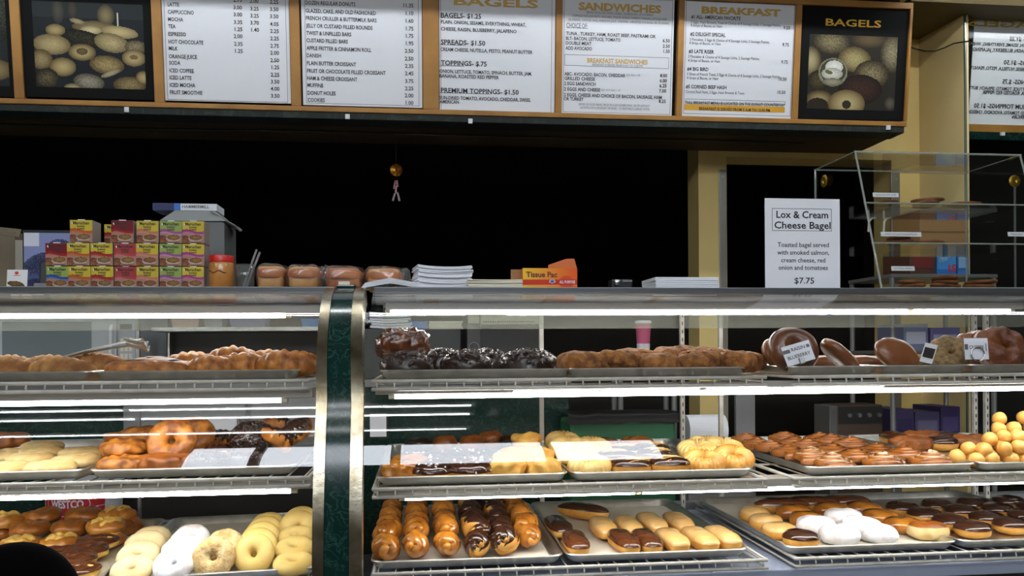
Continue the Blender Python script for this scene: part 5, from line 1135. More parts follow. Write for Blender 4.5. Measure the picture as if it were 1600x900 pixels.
for px, py, lab, m in ((1288, 283, 'dim', 0), (1585, 283, 'bright', 1)):
    Yc = 2.47 if m == 0 else 2.50; xx = (ax0-.002) if m == 0 else X(1585, 2.66, 283); d_ = ray(px, py)
    p_ = CC+d_*((ax0-.003)/d_.x) if m == 0 else at(px, py, 2.54)
    o = ob('gold_seal', MB().lathe([(.0, .0), (.020, .0), (.021, .001), (.0205, .0025), (.017, .002), (.016, .0028), (.006, .0028), (.005, .001), (0, .001)], 28, cap=False).mesh('gold_seal', mat('gold foil', (206, 166, 60), .3, .8, c2=(150, 116, 36), scale=60), True), None, None, p_, (R(90), 0, R(-90) if m == 0 else 0))
    if m == 0: o.parent = t; o.location = p_-ac
    else:
        tag(o, 'round gold coin ornament standing behind the clear bakery case', 'ornament'); ob('stand', MB().box(-.003, .003, -(p_.z-ZT), -.02, -.001, .003).box(-.02, .02, -(p_.z-ZT), -(p_.z-ZT)+.004, -.015, .015), GREYMET, o)
# second clear panel at the far right
kind('flat_cookie', 'cookie', *[V(('flat_cookie', blob(.046, .04, .0065, .5, 1, .005, 35, s, 32, 8), mat('thin brown cookie', (140, 84, 42), .6, c2=(104, 58, 26), scale=26, bump=.5))) for s in sd])
def cstack(zs, Y, pxs, n, nm):
    for i, px in enumerate(pxs):
        for k in range(n[i]):
            place('flat_cookie', (X(px, Y, 330)+rnd.uniform(-.004, .004), Y+rnd.uniform(-.004, .004), zs+.008+k*.0115), f'thin brown cookie, {ORD[k]} from bottom, {ORD[i]} stack from left, {nm}', (rnd.uniform(-.05, .05), rnd.uniform(-.06, .06), rnd.random()*6), (1.08, .9, 1), 'thin cookies in the clear bakery case')
cstack(sz[2], fy(sz[2])+.075, (1384, 1448, 1505), (1, 2, 1), 'clear case top shelf')
cstack(sz[1], fy(sz[1])+.075, (1402, 1452), (2, 1), 'clear case middle shelf')
cstack(sz[0], fy(sz[0])+.075, (1422, 1475, 1530), (2, 3, 2), 'clear case lowest shelf')
# printer with paper ream, left clutter
Yp = 2.42; x0, x1 = xs(250, 352, Yp)
t = thing('printer', 'dark grey printer with a flared top standing behind the soup boxes', 'printer', ((x0+x1)/2, Yp, ZT))
hw = (x1-x0)/2; hp = Z(300, 345, Yp)-ZT
ob('printer_body', smoothflat(MB().box(-hw, hw, 0, .15, 0, hp, .012).mesh('printer_body', mat('printer grey', (84, 88, 88), .5))), None, t)
zt1 = Z(300, 326, Yp)-ZT
ob('top_cover', MB().add([(-hw*1.0, .0, hp), (hw*1.0, .0, hp), (hw*.62, .03, zt1), (-hw*.62, .03, zt1), (-hw, .15, hp), (hw, .15, hp), (hw*.62, .13, zt1), (-hw*.62, .13, zt1)], [(0, 1, 2, 3), (4, 7, 6, 5), (0, 3, 7, 4), (1, 5, 6, 2), (3, 2, 6, 7), (0, 4, 5, 1)]), mat('printer light grey', (128, 132, 132), .45), t)
ob('paper_guide', MB().add([(hw*.5, .02, zt1-.002), (hw*1.35, .0, hp-.012), (hw*1.42, .02, hp-.024), (hw*1.3, .1, hp-.01), (hw*.5, .1, zt1-.002), (hw*.5, .02, zt1-.006), (hw*1.35, .0, hp-.016), (hw*1.42, .02, hp-.028), (hw*1.3, .1, hp-.014), (hw*.5, .1, zt1-.006)], [(0, 1, 2, 3, 4), (5, 9, 8, 7, 6), (0, 5, 6, 1), (1, 6, 7, 2), (2, 7, 8, 3), (3, 8, 9, 4), (4, 9, 5, 0)]), GREYPL, t)
xa_, xb_ = xs(238, 338, Yp+.03, 325); zr0 = ZT+zt1+.0005; zr1 = Z(290, 317.5, Yp+.03)
rm = ob('paper_ream', MB().box(0, xb_-xa_, 0, .09, 0, max(.018, zr1-zr0), .001), PAPER, None, (xa_, Yp+.035, zr0)); tag(rm, 'blue and white wrapped paper ream lying on the printer', 'paper ream')
hR = max(.018, zr1-zr0); L_ = xb_-xa_
ob('blue_wrap', B(-.0006, L_*.33, -.0006, .0906, -.0003, hR+.0006), mat('navy wrap', (26, 40, 92), .5), rm); ob('blue_band', B(L_*.33, L_*.43, -.0006, .0906, -.0003, hR+.0006), mat('blue wrap', (52, 110, 200), .5), rm)
m_ = MB(); textmb(m_, 'HAMMERMILL', L_*.46, hR*.55, hR*.4, bold=.02, width=L_*.42, y=-.0006); ob('lettering', m_, GREYINK, rm)
Yq = 2.42; x0, x1 = xs(38, 112, Yq)
q = Paint(50, 60, (70, 80, 124)); q.rect(0, 1, 0, .5, (128, 138, 180)); q.rect(0, .32, 0, .22, (206, 210, 224)); q.ell(.3, .5, .35, .16, (60, 66, 104), (90, 96, 140), -.3, 0, .5); q.ell(.75, .3, .3, .2, (96, 104, 150), (80, 88, 130), 0, 0, .5); q.ell(.6, .7, .35, .16, (48, 54, 90), (80, 88, 130), .3, 0, .6); q.ell(.25, .85, .25, .12, (44, 50, 84), (60, 66, 110), 0, 0, .5); q.ell(.8, .9, .25, .1, (110, 118, 160), (70, 76, 120), 0, 0, .5)
hq = Z(75, 364, Yq)-ZT
o = ob('calendar_board', B(-(x1-x0)/2-.004, (x1-x0)/2+.004, 0, .012, 0, hq+.008), BLACKPL, None, ((x0+x1)/2, Yq, ZT)); tag(o, 'dark blue printed picture board left of the soup boxes', 'picture board')
ob('printed_picture', q.mesh('printed_picture', x1-x0, hq), None, o, (0, -.001, hq/2))
x0, x1 = xs(-24, 24, 2.5); o = thing('cardboard_box', 'dim brown cardboard box at the left end of the case top', 'box', ((x0+x1)/2, 2.5, ZT)); hb = Z(10, 350, 2.5)-ZT
CB = mat('dim cardboard', (112, 100, 82), .7, c2=(96, 84, 66), scale=8)
ob('box_body', MB().box(-(x1-x0)/2, (x1-x0)/2, 0, .2, 0, hb*.9, .002), CB, o); ob('box_flap', MB().box(-(x1-x0)/2, (x1-x0)/2+.012, .02, .023, 0, hb*.12), CB, o, (0, -.02, hb*.88), (R(-20), R(6), 0)); ob('side_flap', MB().box((x1-x0)/2, (x1-x0)/2+.022, .0, .003, hb*.3, hb*.78), mat('pale card', (150, 146, 132), .7), o)
x0, x1 = xs(10, 42, 2.19); hb = Z(25, 421, 2.19)-ZT
q = Paint(32, 32, (226, 226, 226)); q.ell(.47, .17, .09, .09, (206, 60, 50)); q.rect(.3, .65, .28, .31, (170, 90, 80)); q.ell(.45, .75, .42, .15, (150, 112, 66), (100, 70, 40), .15, 0, .5); q.ell(.6, .85, .3, .08, (90, 70, 40), (120, 100, 60), 0, 0, .4)
o = ob('food_card', B(-(x1-x0)/2, (x1-x0)/2, 0, .001, 0, hb), PAPER, None, ((x0+x1)/2, 2.19, ZT), (R(-6), 0, 0)); tag(o, 'small white card with a red emblem and food photo at the far left', 'card'); ob('printed_picture', q.mesh('printed_picture', x1-x0, hb), None, o, (0, -.0006, hb/2))
x0, x1 = xs(57, 71, 2.2); o = thing('card_reader', 'slim black terminal on a grey stand left of the soup boxes', 'terminal', ((x0+x1)/2, 2.2, ZT)); hb = Z(64, 406, 2.2)-ZT
ob('terminal_body', MB().box(-(x1-x0)/2, (x1-x0)/2, .01, .025, .015, hb, .003), BLACKPL, o, rot=(R(-8), 0, 0)); ob('stand', MB().box(-(x1-x0)/2-.008, (x1-x0)/2+.002, 0, .06, 0, .016, .003), GREYPL, o)
# hanging ornament
Yo = 3.62; p_ = at(619, 266, Yo); zs_ = ZB-.03
t = thing('hanging_ornament', 'round gold charm with red tassels hanging in the dark opening', 'ornament', p_)
GO = mat('gold charm', (190, 140, 36), .3, .8, c2=(120, 70, 20), scale=140)
ob('cord', MB().tube([(0, 0, .03), (0, 0, zs_-p_.z)], .0008, 5), mat('red cord', (60, 20, 18), .7), t)
ob('gold_disc', MB().lathe([(0, -.003), (.026, -.003), (.029, 0), (.026, .003), (.018, .0025), (.016, .004), (.004, .004), (0, .0045)], 28, cap=False).mesh('gold_disc', GO, True), None, t, rot=(R(90), 0, R(10)))
ob('star', MB().lathe([(0, 0), (.008, 0), (.0, .004)], 5, cap=False), mat('red enamel', (150, 30, 20), .4), t, (0, -.004, 0), (R(90), 0, 0))
for dx, z0, z1, red in ((-.010, -.048, -.085, 1), (.006, -.046, -.075, 1), (-.002, -.07, -.105, 1), (-.016, -.105, -.138, 0), (.014, -.1, -.138, 0)):
    ob('tassel', MB().tube([(dx*.4, 0, z0), (dx, 0, z1)], [.004, .005], 8), mat('red tassel', (170, 60, 66), .5, c2=(214, 190, 190), scale=90) if red else mat('silver tassel', (200, 190, 190), .3), t)
ob('thread', MB().tube([(0, 0, -.028), (0, 0, -.105)], .0009, 5), mat('red cord', (60, 20, 18), .7), t)

# ------------------------------------------------------------------ the working side behind the cases
Yk = 3.22; zk = 1.10
t = thing('back_counter', 'long back counter with green marble front seen through the cases', 'counter', (0, Yk, 0)); xk1 = X(888, Yk, 640)
ob('marble_front', B(-3.6, xk1, 0, .02, 0, zk-.03), MARBLE, t); ob('counter_top', MB().box(-3.6, xk1+.01, -.02, .55, zk-.03, zk, .003), GREYMET, t); ob('end_panel', B(xk1-.02, xk1, .02, .5, 0, zk-.03), DARKMET, t)
x0, x1 = xs(192, 508, Yk-.06, 640)
t = thing('steel_cabinet', 'grey steel cabinet set in the marble back counter', 'cabinet', ((x0+x1)/2, Yk-.06, 0)); wc = (x1-x0)/2
ob('cabinet_body', B(-wc, wc, .004, .058, .782, zk-.04), GREYMET, t); ob('lower_panel', B(-wc, wc, .002, .058, 0, .78), BLACKPL, t)
for a, b in ((-wc, wc*.22), (wc*.24, wc)):
    d_ = ob('cabinet_door', MB().box(a+.004, b-.004, -.008, .003, .79, zk-.05, .003), mat('brushed grey steel', (126, 130, 132), .35, .6), t)
    ob('handle', MB().tube([(b-.03, -.02, .84), (b-.03, -.02, .96)], .006, 8), STEEL, d_)
xa_, xb_ = xs(252, 374, Yk-.07, 660); o = ob('framed_notice', B(0, xb_-xa_, 0, .006, -.10, 0), BLACKPL, None, (xa_, Yk-.078, Z(312, 652, Yk-.07))); tag(o, 'white notice in a thin black frame on the steel cabinet', 'notice'); ob('white_sheet', B(.006, xb_-xa_-.006, -.001, 0, -.094, -.006), PAPER, o)
xa_, xb_ = xs(578, 606, Yk-.01, 660); o = ob('framed_notice', B(0, xb_-xa_, 0, .006, -.10, 0), BLACKPL, None, (xa_, Yk-.012, Z(590, 645, Yk))); tag(o, 'small white notice on the marble front right of the pillar', 'notice'); ob('white_sheet', B(.0, xb_-xa_-.006, -.001, 0, -.094, -.004), PAPER, o)
x0, x1 = xs(-75, 215, Yk+.03, 530)
t = thing('microwave', 'pale grey microwave oven on the back counter behind the left case', 'microwave', ((x0+x1)/2, Yk+.03, zk)); wm = (x1-x0)/2; hm = .29
ob('microwave_body', MB().box(-wm, wm, 0, .38, .01, hm, .008), mat('microwave shell', (186, 192, 196), .4), t)
kx = (X(215, Yk+.03, 530)-X(115, Yk+.03, 530))/100
d_ = ob('microwave_door', MB().box(-wm+.005, wm-.075*1, -.012, -.0005, .018, hm-.008, .003), mat('microwave shell', (186, 192, 196), .4), t)
ob('door_window', MB().box(wm-207*kx, wm-70*kx, -.0135, -.012, .05, hm-.055, .001), mat('microwave window', (120, 130, 134), .25), d_); ob('door_handle', MB().tube([(wm-.09, -.014, .06), (wm-.09, -.032, .08), (wm-.09, -.032, .2), (wm-.09, -.014, .22)], .006, 8), PAPER, d_)
cp = ob('control_panel', MB().box(wm-.070, wm-.006, -.008, -.0005, .02, hm-.01, .002), mat('panel grey', (170, 176, 180), .4), t)
m_ = MB().box(wm-.062, wm-.018, -.0095, -.008, .205, .225)
ob('display', m_, DARKMET, cp)
m_ = MB()
for i in range(4):
    for j in range(3): m_.box(wm-.062+j*.016, wm-.05+j*.016, -.009, -.008, .06+i*.03, .08+i*.03)
ob('keypad', m_, PAPERC, cp)
# steel shelf with small things
Ysh = 3.26
x0, x1 = xs(236, 505, Ysh, 515); zsh = Z(370, 518, Ysh)
t = thing('wall_shelf', 'bright steel shelf on posts behind the left case', 'shelf', ((x0+x1)/2, Ysh, zk)); ws = (x1-x0)/2
ob('shelf_board', MB().box(-ws, ws, 0, .2, zsh-zk, zsh-zk+.018, .003), STEEL, t); ob('back_sheet', B(-ws, ws, .19, .2, 0, zsh-zk), DARKMET, t)
for a in (-ws+.02, ws-.02): ob('post', MB().tube([(a, .15, 0), (a, .15, zsh-zk)], .01, 10), STEEL, t)
for px0, px1, hh, c, nm, lab in ((266, 315, .055, (190, 160, 146), 'plastic_basket', 'pale pink plastic basket on the steel shelf'), (318, 350, .05, (150, 154, 156), 'metal_tin', 'grey tin right of the pink basket on the steel shelf'), (356, 420, .05, (104, 106, 150), 'storage_tub', 'violet grey tub on the steel shelf'), (470, 503, .034, (52, 120, 190), 'blue_book', 'bright blue booklet at the right end of the steel shelf')):
    x0, x1 = xs(px0, px1, Ysh+.04, 505); o = ob(nm, smoothflat(MB().lathe([(.0, 0), (.43, 0), (.5, 1), (.46, 1), (.4, .06), (0, .06)], 4 if 'b' != nm[0] else 4, cap=False).mesh(nm, mat(nm, c, .5))), None, None, ((x0+x1)/2, Ysh+.08, zsh+.0185), (0, 0, 0)); o.scale = ((x1-x0)*1.0, .11, hh)
    me = o.data; me.transform(Matrix.Rotation(R(45), 4, 'Z')); me.transform(Matrix.Diagonal((1.35, 1.35, 1, 1))); tag(o, lab, 'container' if 'book' not in nm else 'book')
# pail
Ypl = 2.92; x0, x1 = xs(48, 168, Ypl, 790); rp = (x1-x0)/2; xc_ = (x0+x1)/2
PAILM = mat('white pail plastic', (214, 216, 222), .4)
pmesh = smoothflat(MB().lathe([(rp*.88, 0), (rp*.9, .004), (rp, .36), (rp*1.04, .362), (rp*1.04, .375), (rp*.98, .375)], 40).mesh('pail', PAILM))
zlab = Z(108, 790, Ypl)
for k, lab in ((0, 'lower white pail standing on the floor under the lettered pail'), (1, 'white pail with red lettered label behind the left case')):
    o = ob('pail', pmesh, None, None, (xc_, Ypl+rp, .0+k*.3765)); tag(o, lab, 'pail', 'white pails behind the left case')
    ob('pail_lid', smoothflat(MB().lathe([(rp*1.05, .366), (rp*1.05, .376), (rp*.9, .3762)], 40).mesh('pail_lid', PAILM)), None, o) if k == 0 else None
    if k == 1:
        zc_ = zlab-.3765
        def wrap(m_, d):
            out = []
            for x, y, z in m_.v:
                a = -math.pi/2+x/rp; rr = rp*(.9+.1*z/.36)+d; out.append((rr*math.cos(a), rr*math.sin(a), z))
            m_.v = out; return m_
        g = MB(); N = 30
        v = [(-.115+.23*i/N, 0, zc_+dz_) for i in range(N+1) for dz_ in (-.055, .055)]; f = [(2*i, 2*i+2, 2*i+3, 2*i+1) for i in range(N)]
        ob('red_label', wrap(g.add(v, f), .0012), mat('red label', (186, 32, 44), .45), o)
        m_ = MB(); textmb(m_, 'WESTCO', -.012, zc_+.004, .026, bold=.04, width=.115, align='c', y=0); ob('lettering', wrap(m_, .0026), PAPER, o)
        m_ = MB(); n_ = 48
        for s_ in range(n_):
            a, b = 2*math.pi*s_/n_, 2*math.pi*(s_+1)/n_; v = [(-.012+(.076+e)*math.cos(q_), 0, zc_+.003+(.04+e)*math.sin(q_)) for q_ in (a, b) for e in (0, .0025)]; m_.add(v, [(0, 1, 3, 2)])
        for zz in (.018, -.012): m_.add([(.066+.05*i/6, 0, zc_+zz+.004*i/6+e) for i in range(7) for e in (0, .002)], [(2*i, 2*i+2, 2*i+3, 2*i+1) for i in range(6)])
        ob('label_outline', wrap(m_, .0022), PAPER, o)
# cup, cooler, bin, roll, rack
Yc = 3.45; x0, x1 = xs(993, 1017, Yc, 520); rc = (x1-x0)/2; zc0 = 1.16
stool = thing('side_table', 'grey low stand holding the pink cup behind the right case', 'stand', ((x0+x1)/2, Yc, 0)); ob('stand_top', MB().box(-.14, .14, -.08, .08, zc0-.02, zc0, .003), GREYMET, stool)
for sx in (-.12, .12):
    for sy in (-.06, .06): ob('leg', MB().tube([(sx, sy, 0), (sx, sy, zc0-.02)], .012, 8), GREYMET, stool)
t = thing('paper_cup', 'tall pink cup with white lid and base behind the cookies', 'cup', ((x0+x1)/2, Yc, zc0)); zt_ = Z(1005, 501, Yc)-zc0; zm = Z(1005, 537, Yc)-zc0
ob('cup_body', smoothflat(MB().lathe([(rc*.72, .0), (rc*.8, zm), (rc, zt_-.012)], 24).mesh('cup_body', mat('pink paper', (206, 96, 132), .5))), None, t); ob('cup_base', smoothflat(MB().lathe([(rc*.75, 0), (rc*.83, zm-.001), (rc*.8, zm)], 24).mesh('cup_base', PAPER)), None, t); ob('cup_lid', smoothflat(MB().lathe([(rc*1.06, zt_-.013), (rc*1.06, zt_-.006), (rc*.92, zt_)], 24).mesh('cup_lid', PAPER)), None, t)
Ya = 3.05; x0, x1 = xs(730, 850, Ya, 520); wz = (x1-x0)/2; ztop = Z(790, 485, Ya)
t = thing('cooler_cabinet', 'dark appliance with beige frame and round dial behind the chocolate donuts', 'appliance', ((x0+x1)/2, Ya, zk-.0)); ha = ztop-zk+.03
t.location.z = zk; t.location.y = Yk+.0
kz = Yk/Ya; wz *= kz; t.location.x = X(790, Yk, 520); ha = Z(790, 484, Yk)-zk
BEI = mat('beige plastic', (176, 172, 150), .5)
ob('appliance_body', B(-wz, wz, .012, .3, 0, ha), BLACKPL, t); ob('left_frame', MB().box(-wz, -wz+.055, 0, .012, ha*.0, ha, .003), mat('charcoal panel', (52, 54, 54), .4), t); ob('right_frame', MB().box(wz-.02, wz, 0, .012, 0, ha, .003), BEI, t); ob('top_frame', MB().box(-wz+.055, wz-.02, 0, .012, ha-.03-.03, ha, .003), BEI, t)
ob('name_plate', MB().box(-wz+.004, -wz+.05, -.002, 0, ha-.055, ha-.006, .002), BEI, t)
m_ = MB()
for i in range(22): m_.box(-wz+.065+i*.0098, -wz+.070+i*.0098, -.0008, 0, ha-.052, ha-.046)
ob('vent_holes', m_, BLACKPL, t)
ob('dial', MB().tube([(.02*math.cos(a)-wz+.028, -.002, ha*.45+.02*math.sin(a)) for a in np.linspace(0, 6.283, 25)], .003, 6), GREYMET, t)
# papers on the counter behind
x0, x1 = xs(576, 640, Yk+.05, 500); o = ob('catalogue_pile', papers(6, x1-x0, .2, .011, 5, .004, .008), PAPER, None, ((x0+x1)/2, Yk+.18, Z(600, 513, Yk+.05))); tag(o, 'tilted pile of white catalogues behind the right case near the pillar', 'paper stack')
zz0 = o.location.z
t = ob('file_crate', MB().box(x0-.02, X(720, Yk+.05, 500), Yk+.06, Yk+.3, zk, zz0-.002, .004), mat('dim crate', (60, 64, 62), .6)); tag(t, 'dark crate under the white catalogues on the back counter', 'crate')
x0, x1 = xs(638, 668, Yk+.1, 500); o = ob('blue_binder', MB().box(x0, x1, Yk+.1, Yk+.28, zz0-.001, zz0+.03, .003), mat('blue binder', (70, 120, 190), .5)); tag(o, 'blue binder beside the white catalogues', 'binder')
x0, x1 = xs(670, 722, Yk+.1, 500); o = ob('paper_pile', papers(4, x1-x0, .2, .008, 6), PAPERC, None, ((x0+x1)/2, Yk+.2, zz0-.0005)); tag(o, 'small cream paper pile right of the blue binder', 'paper stack')
Yb_ = 2.95; x0, x1 = xs(888, 1060, Yb_, 660)
zb = Z(975, 650, Yb_); t = thing('waste_bin', 'green waste bin lined with a black bag behind the cruller tray', 'bin', ((x0+x1)/2, Yb_, 0)); wb = (x1-x0)/2
ob('bin_body', MB().box(-wb*.97, wb*.97, .01, .22, 0, zb-.018, .012), mat('green bin plastic', (22, 96, 60), .45), t)
m_ = MB(); N = 40; v = []
for i in range(N+1):
    x = -wb+2*wb*i/N; v += [(x, -.004+.006*nz((x, 1, 0), 30), zb-.028+.008*nz((x, 5, 2), 14)), (x, .0, zb+.006*nz((x, 3, 1), 20)), (x, .02, zb+.012+.008*nz((x, 9, 1), 16)), (x, .225, zb+.006)]
f = [(i*4+k, (i+1)*4+k, (i+1)*4+k+1, i*4+k+1) for i in range(N) for k in range(3)]
ob('bin_bag', m_.add(v, f).mesh('bin_bag', mat('black bag', (10, 10, 11), .45, spec=.25), True), None, t)
Yr = 3.0; x0, x1 = xs(1080, 1140, Yr, 665); zr = Z(1110, 650, Yr); rr_ = .06
t = thing('paper_towel_roll', 'white paper towel roll lying on a grey stand behind the right case', 'paper roll', ((x0+x1)/2, Yr+.07, zr-rr_)); wr = (x1-x0)/2
ob('roll_paper', MB().tube([(-wr, 0, 0), (wr, 0, 0)], rr_, 32), PAPER, t); ob('roll_core', MB().tube([(wr, 0, 0), (wr+.002, 0, 0)], .02, 16), CB, t)
x0, x1 = xs(1072, 1178, Yr, 665); o = thing('grey_cupboard', 'grey cupboard under the paper towel roll', 'cupboard', ((x0+x1)/2, Yr, 0)); wr = (x1-x0)/2
ob('cupboard_body', MB().box(-wr, wr, .004, .3, 0, zr-2*rr_-.001, .003), GREYMET, o); ob('cupboard_door', MB().box(-wr+.005, wr-.005, -.004, .004, .05, zr-2*rr_-.02, .003), GREYPL, o)
o = ob('partition_panel', MB().box(X(1150, 3.2, 640), X(1180, 3.2, 640), 3.2, 3.22, 0, Z(1165, 622, 3.2)+.05, .002), GREYPL); tag(o, 'plain grey upright panel right of the paper towel roll', 'panel')
# rack with boxes on the right
Yx = 3.15; x0, x1 = xs(1393, 1560, Yx, 560)
t = thing('storage_rack', 'metal storage rack with boxes behind the right end of the right case', 'rack', ((x0+x1)/2, Yx, 0)); wx_ = (x1-x0)/2
zs_ = [Z(1450, 690, Yx), Z(1450, 548, Yx), ZT-.0+Z(1450, 428, Yx)-ZT]
for z in zs_: ob('rack_shelf', MB().box(-wx_, wx_, 0, .34, z-.015, z, .002), GREYMET, t)
for sx in (-wx_+.012, wx_-.012):
    for sy in (.012, .328): ob('rack_post', MB().tube([(sx, sy, 0), (sx, sy, zs_[2])], .011, 8), GREYMET, t)
def crate(px0, px1, pyt, z, c, nm, lab, cat, Y=Yx+.05, d=.2, extra=None):
    x0, x1 = xs(px0, px1, Y, pyt); h = Z((px0+px1)/2, pyt, Y)-z; o = ob(nm, MB().box(-(x1-x0)/2, (x1-x0)/2, 0, d, 0, h, .002), mat(nm+str(c), c, .5), None, ((x0+x1)/2, Y, z+.0005)); tag(o, lab, cat, None)
    if extra: extra(o, x1-x0, h)
    return o
def two_tone(c):
    def f(o, w, h): ob('printed_band', B(-w*.4, w*.4, -.001, 0, h*.25, h*.7), mat('band'+str(c), c, .5), o)
    return f
crate(1400, 1428, 640, zs_[0], (58, 48, 92), 'purple_carton', 'purple carton on the lowest visible rack shelf, left', 'carton', extra=two_tone((40, 30, 74)))
crate(1430, 1468, 644, zs_[0], (64, 60, 96), 'violet_carton', 'violet carton in the middle of the lowest visible rack shelf', 'carton', extra=two_tone((96, 92, 120)))
crate(1470, 1500, 636, zs_[0], (48, 38, 84), 'purple_carton', 'dark purple carton on the lowest visible rack shelf, right', 'carton', extra=two_tone((74, 62, 110)))
crate(1412, 1450, 506, zs_[1], (112, 118, 146), 'bottle_pack', 'grey blue bottle pack on the middle rack shelf', 'pack', extra=two_tone((180, 184, 200)))
crate(1454, 1500, 512, zs_[1], (96, 92, 140), 'bottle_pack', 'violet bottle pack on the middle rack shelf', 'pack', extra=two_tone((150, 150, 180)))
def fifteen(o, w, h):
    q = Paint(40, 40, (70, 140, 206)); q.ell(.5, .3, .6, .2, (150, 200, 236), (80, 150, 214), -.5, 0, .3); q.rect(0, 1, .8, 1, (46, 110, 180)); ob('printed_front', q.mesh('printed_front', w*.98, h*.98), None, o, (0, -.0008, h/2))
    m_ = MB(); textmb(m_, '15', w*.28, h*.24, h*.24, bold=.04, align='c', y=-.0014); ob('lettering', m_, mat('red ink', (196, 40, 40), .5), o)
crate(1464, 1494, 386, zs_[2], (60, 130, 200), 'blue_box', 'blue printed box with red number on the rack behind the clear case', 'box', extra=fifteen)
crate(1496, 1514, 386, zs_[2], (52, 110, 176), 'blue_box', 'narrow plain blue box right of the numbered blue box', 'box', extra=two_tone((130, 170, 210)))
crate(1421, 1461, 388, zs_[2], (84, 52, 40), 'brown_box', 'dark brown and red box left of the numbered blue box', 'box', extra=two_tone((110, 40, 36)))
zz = Z(1489, 386, Yx+.05)
o = crate(1437, 1513, 328, zz+.001, (150, 116, 76), 'cardboard_carton', 'brown cardboard carton lying on top of the blue and brown boxes', 'carton', extra=lambda o, w, h: ob('carton_tape', B(-w*.5, w*.5, -.0008, 0, h*.38, h*.42), mat('tape', (120, 92, 60), .4), o))
x0, x1 = xs(1297, 1380, 3.2, 650); zc_ = Z(1338, 678, 3.2); hh = Z(1338, 633, 3.2)-zc_
st_ = thing('coffee_grinder', 'brown and grey machine with a row of knobs behind the cinnamon rolls', 'machine', ((x0+x1)/2, 3.2, 0)); w_ = (x1-x0)/2
ob('machine_body', MB().box(-w_*.7, w_, .005, .14, 0, zc_+hh, .004), mat('brown enamel', (66, 50, 40), .5), st_); ob('side_panel', MB().box(-w_, -w_*.7, .005, .14, 0, zc_+hh*.98, .004), mat('grey machine panel', (84, 86, 86), .5), st_); ob('knob_panel', B(-w_*.66, w_*.98, 0, .005, zc_+hh*.35, zc_+hh*.95), DARKMET, st_)
for i in range(4): ob('knob', MB().tube([(-w_*.3+i*w_*.37, 0, zc_+hh*.65), (-w_*.3+i*w_*.37, -.012, zc_+hh*.65)], .009, 12), STEEL, st_)

# ------------------------------------------------------------------ child standing in front of the left case
HY_, top = 1.02, Z(22, 853, 1.02); hx_ = X(12, HY_, 880); HH = top
s_ = HH/.98
def skin(name, verts, edges, rad, m, parent, sub=2):
    me = bpy.data.meshes.new(name); me.from_pydata(verts, edges, []); o = bpy.data.objects.new(name, me); COL.objects.link(o)
    md = o.modifiers.new('k', 'SKIN'); me.skin_vertices[0].data[0].use_root = True
    for i, r_ in enumerate(rad): me.skin_vertices[0].data[i].radius = (r_, r_) if not isinstance(r_, tuple) else r_
    sm = o.modifiers.new('s', 'SUBSURF'); sm.levels = sm.render_levels = sub
    dg = bpy.context.evaluated_depsgraph_get(); m2 = bpy.data.meshes.new_from_object(o.evaluated_get(dg)); m2.name = name
    bpy.data.objects.remove(o); m2.polygons.foreach_set('use_smooth', [True]*len(m2.polygons)); m2.materials.clear(); m2.materials.append(m)
    return ob(name, m2, None, parent)
SKIN = mat('skin', (196, 146, 112), .5); CLOTH = mat('black jersey', (8, 8, 9), .95, spec=.1); TROU = mat('dark trousers', (24, 26, 34), .85); HAT = mat('black knit', (4, 4, 5), 1, spec=.02, bump=.5, bscale=200)
k = s_
V_ = [(0, 0, .44), (0, 0, .56), (0, .005, .68), (0, .0, .76), (0, .01, .83), (0, .015, .89),
      (-.06, 0, .41), (-.065, .015, .24), (-.065, -.005, .05), (-.07, .06, .025), (.06, 0, .41), (.065, .015, .24), (.065, -.005, .05), (.07, .06, .025),
      (-.11, 0, .735), (-.15, .0, .60), (-.15, .05, .48), (-.15, .07, .43), (.11, 0, .735), (.15, .0, .60), (.15, .05, .48), (.15, .07, .43)]
E_ = [(0, 1), (1, 2), (2, 3), (3, 4), (4, 5), (0, 6), (6, 7), (7, 8), (8, 9), (0, 10), (10, 11), (11, 12), (12, 13), (2, 14), (14, 15), (15, 16), (16, 17), (2, 18), (18, 19), (19, 20), (20, 21)]
RD = [.085, .08, .085, .035, .055, .07, .055, .045, .03, .028, .055, .045, .03, .028, .042, .033, .025, .02, .042, .033, .025, .02]
pr = thing('person', 'child in a black knit cap and dark clothes facing the left case', 'person', (hx_, HY_, 0))
body = skin('person_body', [(x*k, y*k, z*k) for x, y, z in V_], E_, [r_*k*1.0 for r_ in RD], SKIN, pr)
hm_ = MB()
for sx in (-1, 1):
    pal = blob(.013*k, .022*k, .03*k, .8, .8); hm_.add([(x+sx*.15*k, y+.078*k, z+.405*k) for x, y, z in pal.v], pal.f)
    for dy, ln in ((-.016, .036), (-.006, .043), (.005, .046), (.015, .041)):
        hm_.tube([(sx*.15*k, (.078+dy)*k, .395*k), (sx*.15*k, (.080+dy*1.1)*k, (.385-ln*.4)*k), (sx*.146*k, (.083+dy*1.1)*k, (.383-ln*.75)*k), (sx*.140*k, (.085+dy*1.1)*k, (.382-ln)*k)], [.0062*k, .0058*k, .0052*k, .004*k], 10)
    hm_.tube([(sx*.148*k, .095*k, .415*k), (sx*.140*k, .108*k, .40*k), (sx*.134*k, .112*k, .382*k)], [.008*k, .0068*k, .005*k], 10)
bm_ = bmesh.new(); bm_.from_mesh(body.data); t_ = hm_.mesh('hands_tmp', None, True); bm_.from_mesh(t_); bm_.to_mesh(body.data); bm_.free(); bpy.data.meshes.remove(t_)
body.data.polygons.foreach_set('use_smooth', [True]*len(body.data.polygons))
head = blob(.073*k, .086*k, .098*k, .95, 1, .0, 20, 0, 32, 20); 
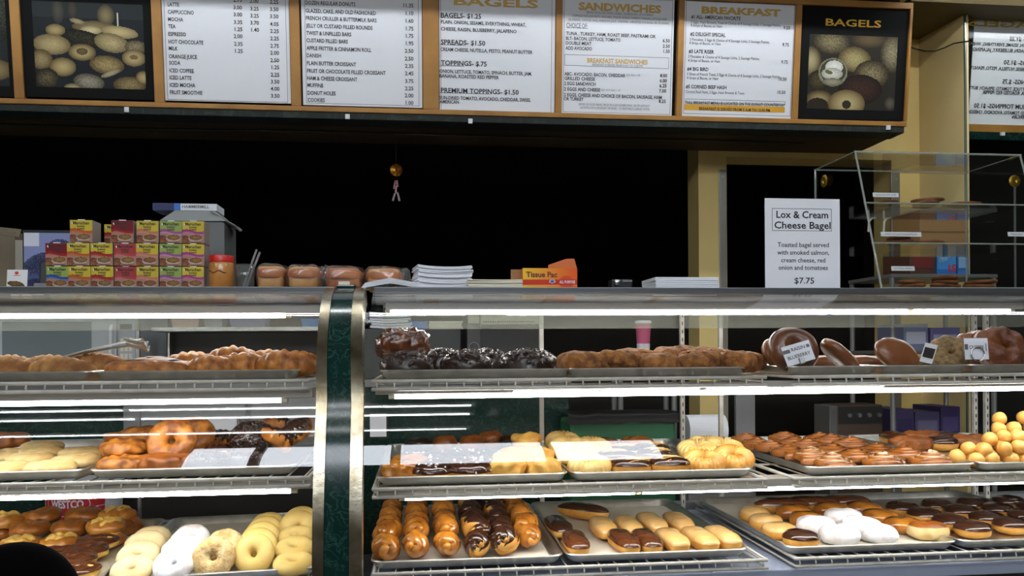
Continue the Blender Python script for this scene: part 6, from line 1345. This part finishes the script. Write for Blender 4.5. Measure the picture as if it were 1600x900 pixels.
def face(v):
    out = []
    for x, y, z in v:
        if y > 0:
            y += .014*k*math.exp(-((x/(.012*k))**2+((z+.012*k)/(.022*k))**2))-.006*k*math.exp(-(((abs(x)-.03*k)/(.014*k))**2+((z-.008*k)/(.012*k))**2))+.004*k*math.exp(-((x/(.022*k))**2+((z+.05*k)/(.008*k))**2))
        out.append((x, y, z))
    return out
head.v = [(x, y+.012*k, z+.872*k) for x, y, z in face(head.v)]
for sx in (-1, 1):
    e_ = blob(.01*k, .018*k, .026*k); head.add([(x+sx*.074*k, y+.008*k, z+.862*k) for x, y, z in e_.v], e_.f)
hd_ = ob('head', head.mesh('head', SKIN, True), None, pr)
for sx in (-1, 1):
    ey = blob(.011*k, .006*k, .006*k); ob('eye', shiftz(MB().add([(x+sx*.03*k, y+.089*k, z) for x, y, z in ey.v], ey.f), .878*k).mesh('eye', mat('eye white', (235, 235, 232), .2), True), None, hd_)
    pu = blob(.0045*k, .003*k, .0048*k); ob('pupil', shiftz(MB().add([(x+sx*.03*k, y+.0945*k, z) for x, y, z in pu.v], pu.f), .878*k).mesh('pupil', INK, True), None, hd_)
mo = blob(.02*k, .006*k, .0045*k); ob('mouth', shiftz(MB().add([(x, y+.088*k-abs(x)*.12, z) for x, y, z in mo.v], mo.f), .822*k).mesh('mouth', mat('lips', (170, 90, 84), .5), True), None, hd_)
cap_ = blob(.079*k, .092*k, .106*k, .95, 1, .0, 20, 0, 36, 20, v0=.06, grow=0, close=False); cap_.v = [(x, y+.010*k, z+.874*k) for x, y, z in cap_.v]
cap_.tube([(.080*k*math.cos(a), .010*k+.093*k*math.sin(a), .884*k) for a in np.linspace(0, 6.2832, 37)], .009*k, 8)
ob('knit_cap', cap_.mesh('knit_cap', HAT, True), None, pr)
skin('sweater', [(x*k, y*k, z*k) for x, y, z in [(0, 0, .42), (0, 0, .56), (0, .005, .68), (0, 0, .745), (-.11, 0, .735), (-.15, 0, .60), (-.15, .05, .49), (.11, 0, .735), (.15, 0, .60), (.15, .05, .49)]], [(0, 1), (1, 2), (2, 3), (2, 4), (4, 5), (5, 6), (2, 7), (7, 8), (8, 9)], [r_*k for r_ in (.1, .094, .098, .05, .052, .042, .034, .052, .042, .034)], CLOTH, pr)
skin('trousers', [(x*k, y*k, z*k) for x, y, z in [(0, 0, .46), (0, 0, .42), (-.06, 0, .38), (-.065, .015, .24), (-.065, -.005, .08), (.06, 0, .38), (.065, .015, .24), (.065, -.005, .08)]], [(0, 1), (1, 2), (2, 3), (3, 4), (1, 5), (5, 6), (6, 7)], [r_*k for r_ in (.094, .094, .068, .056, .042, .068, .056, .042)], TROU, pr)
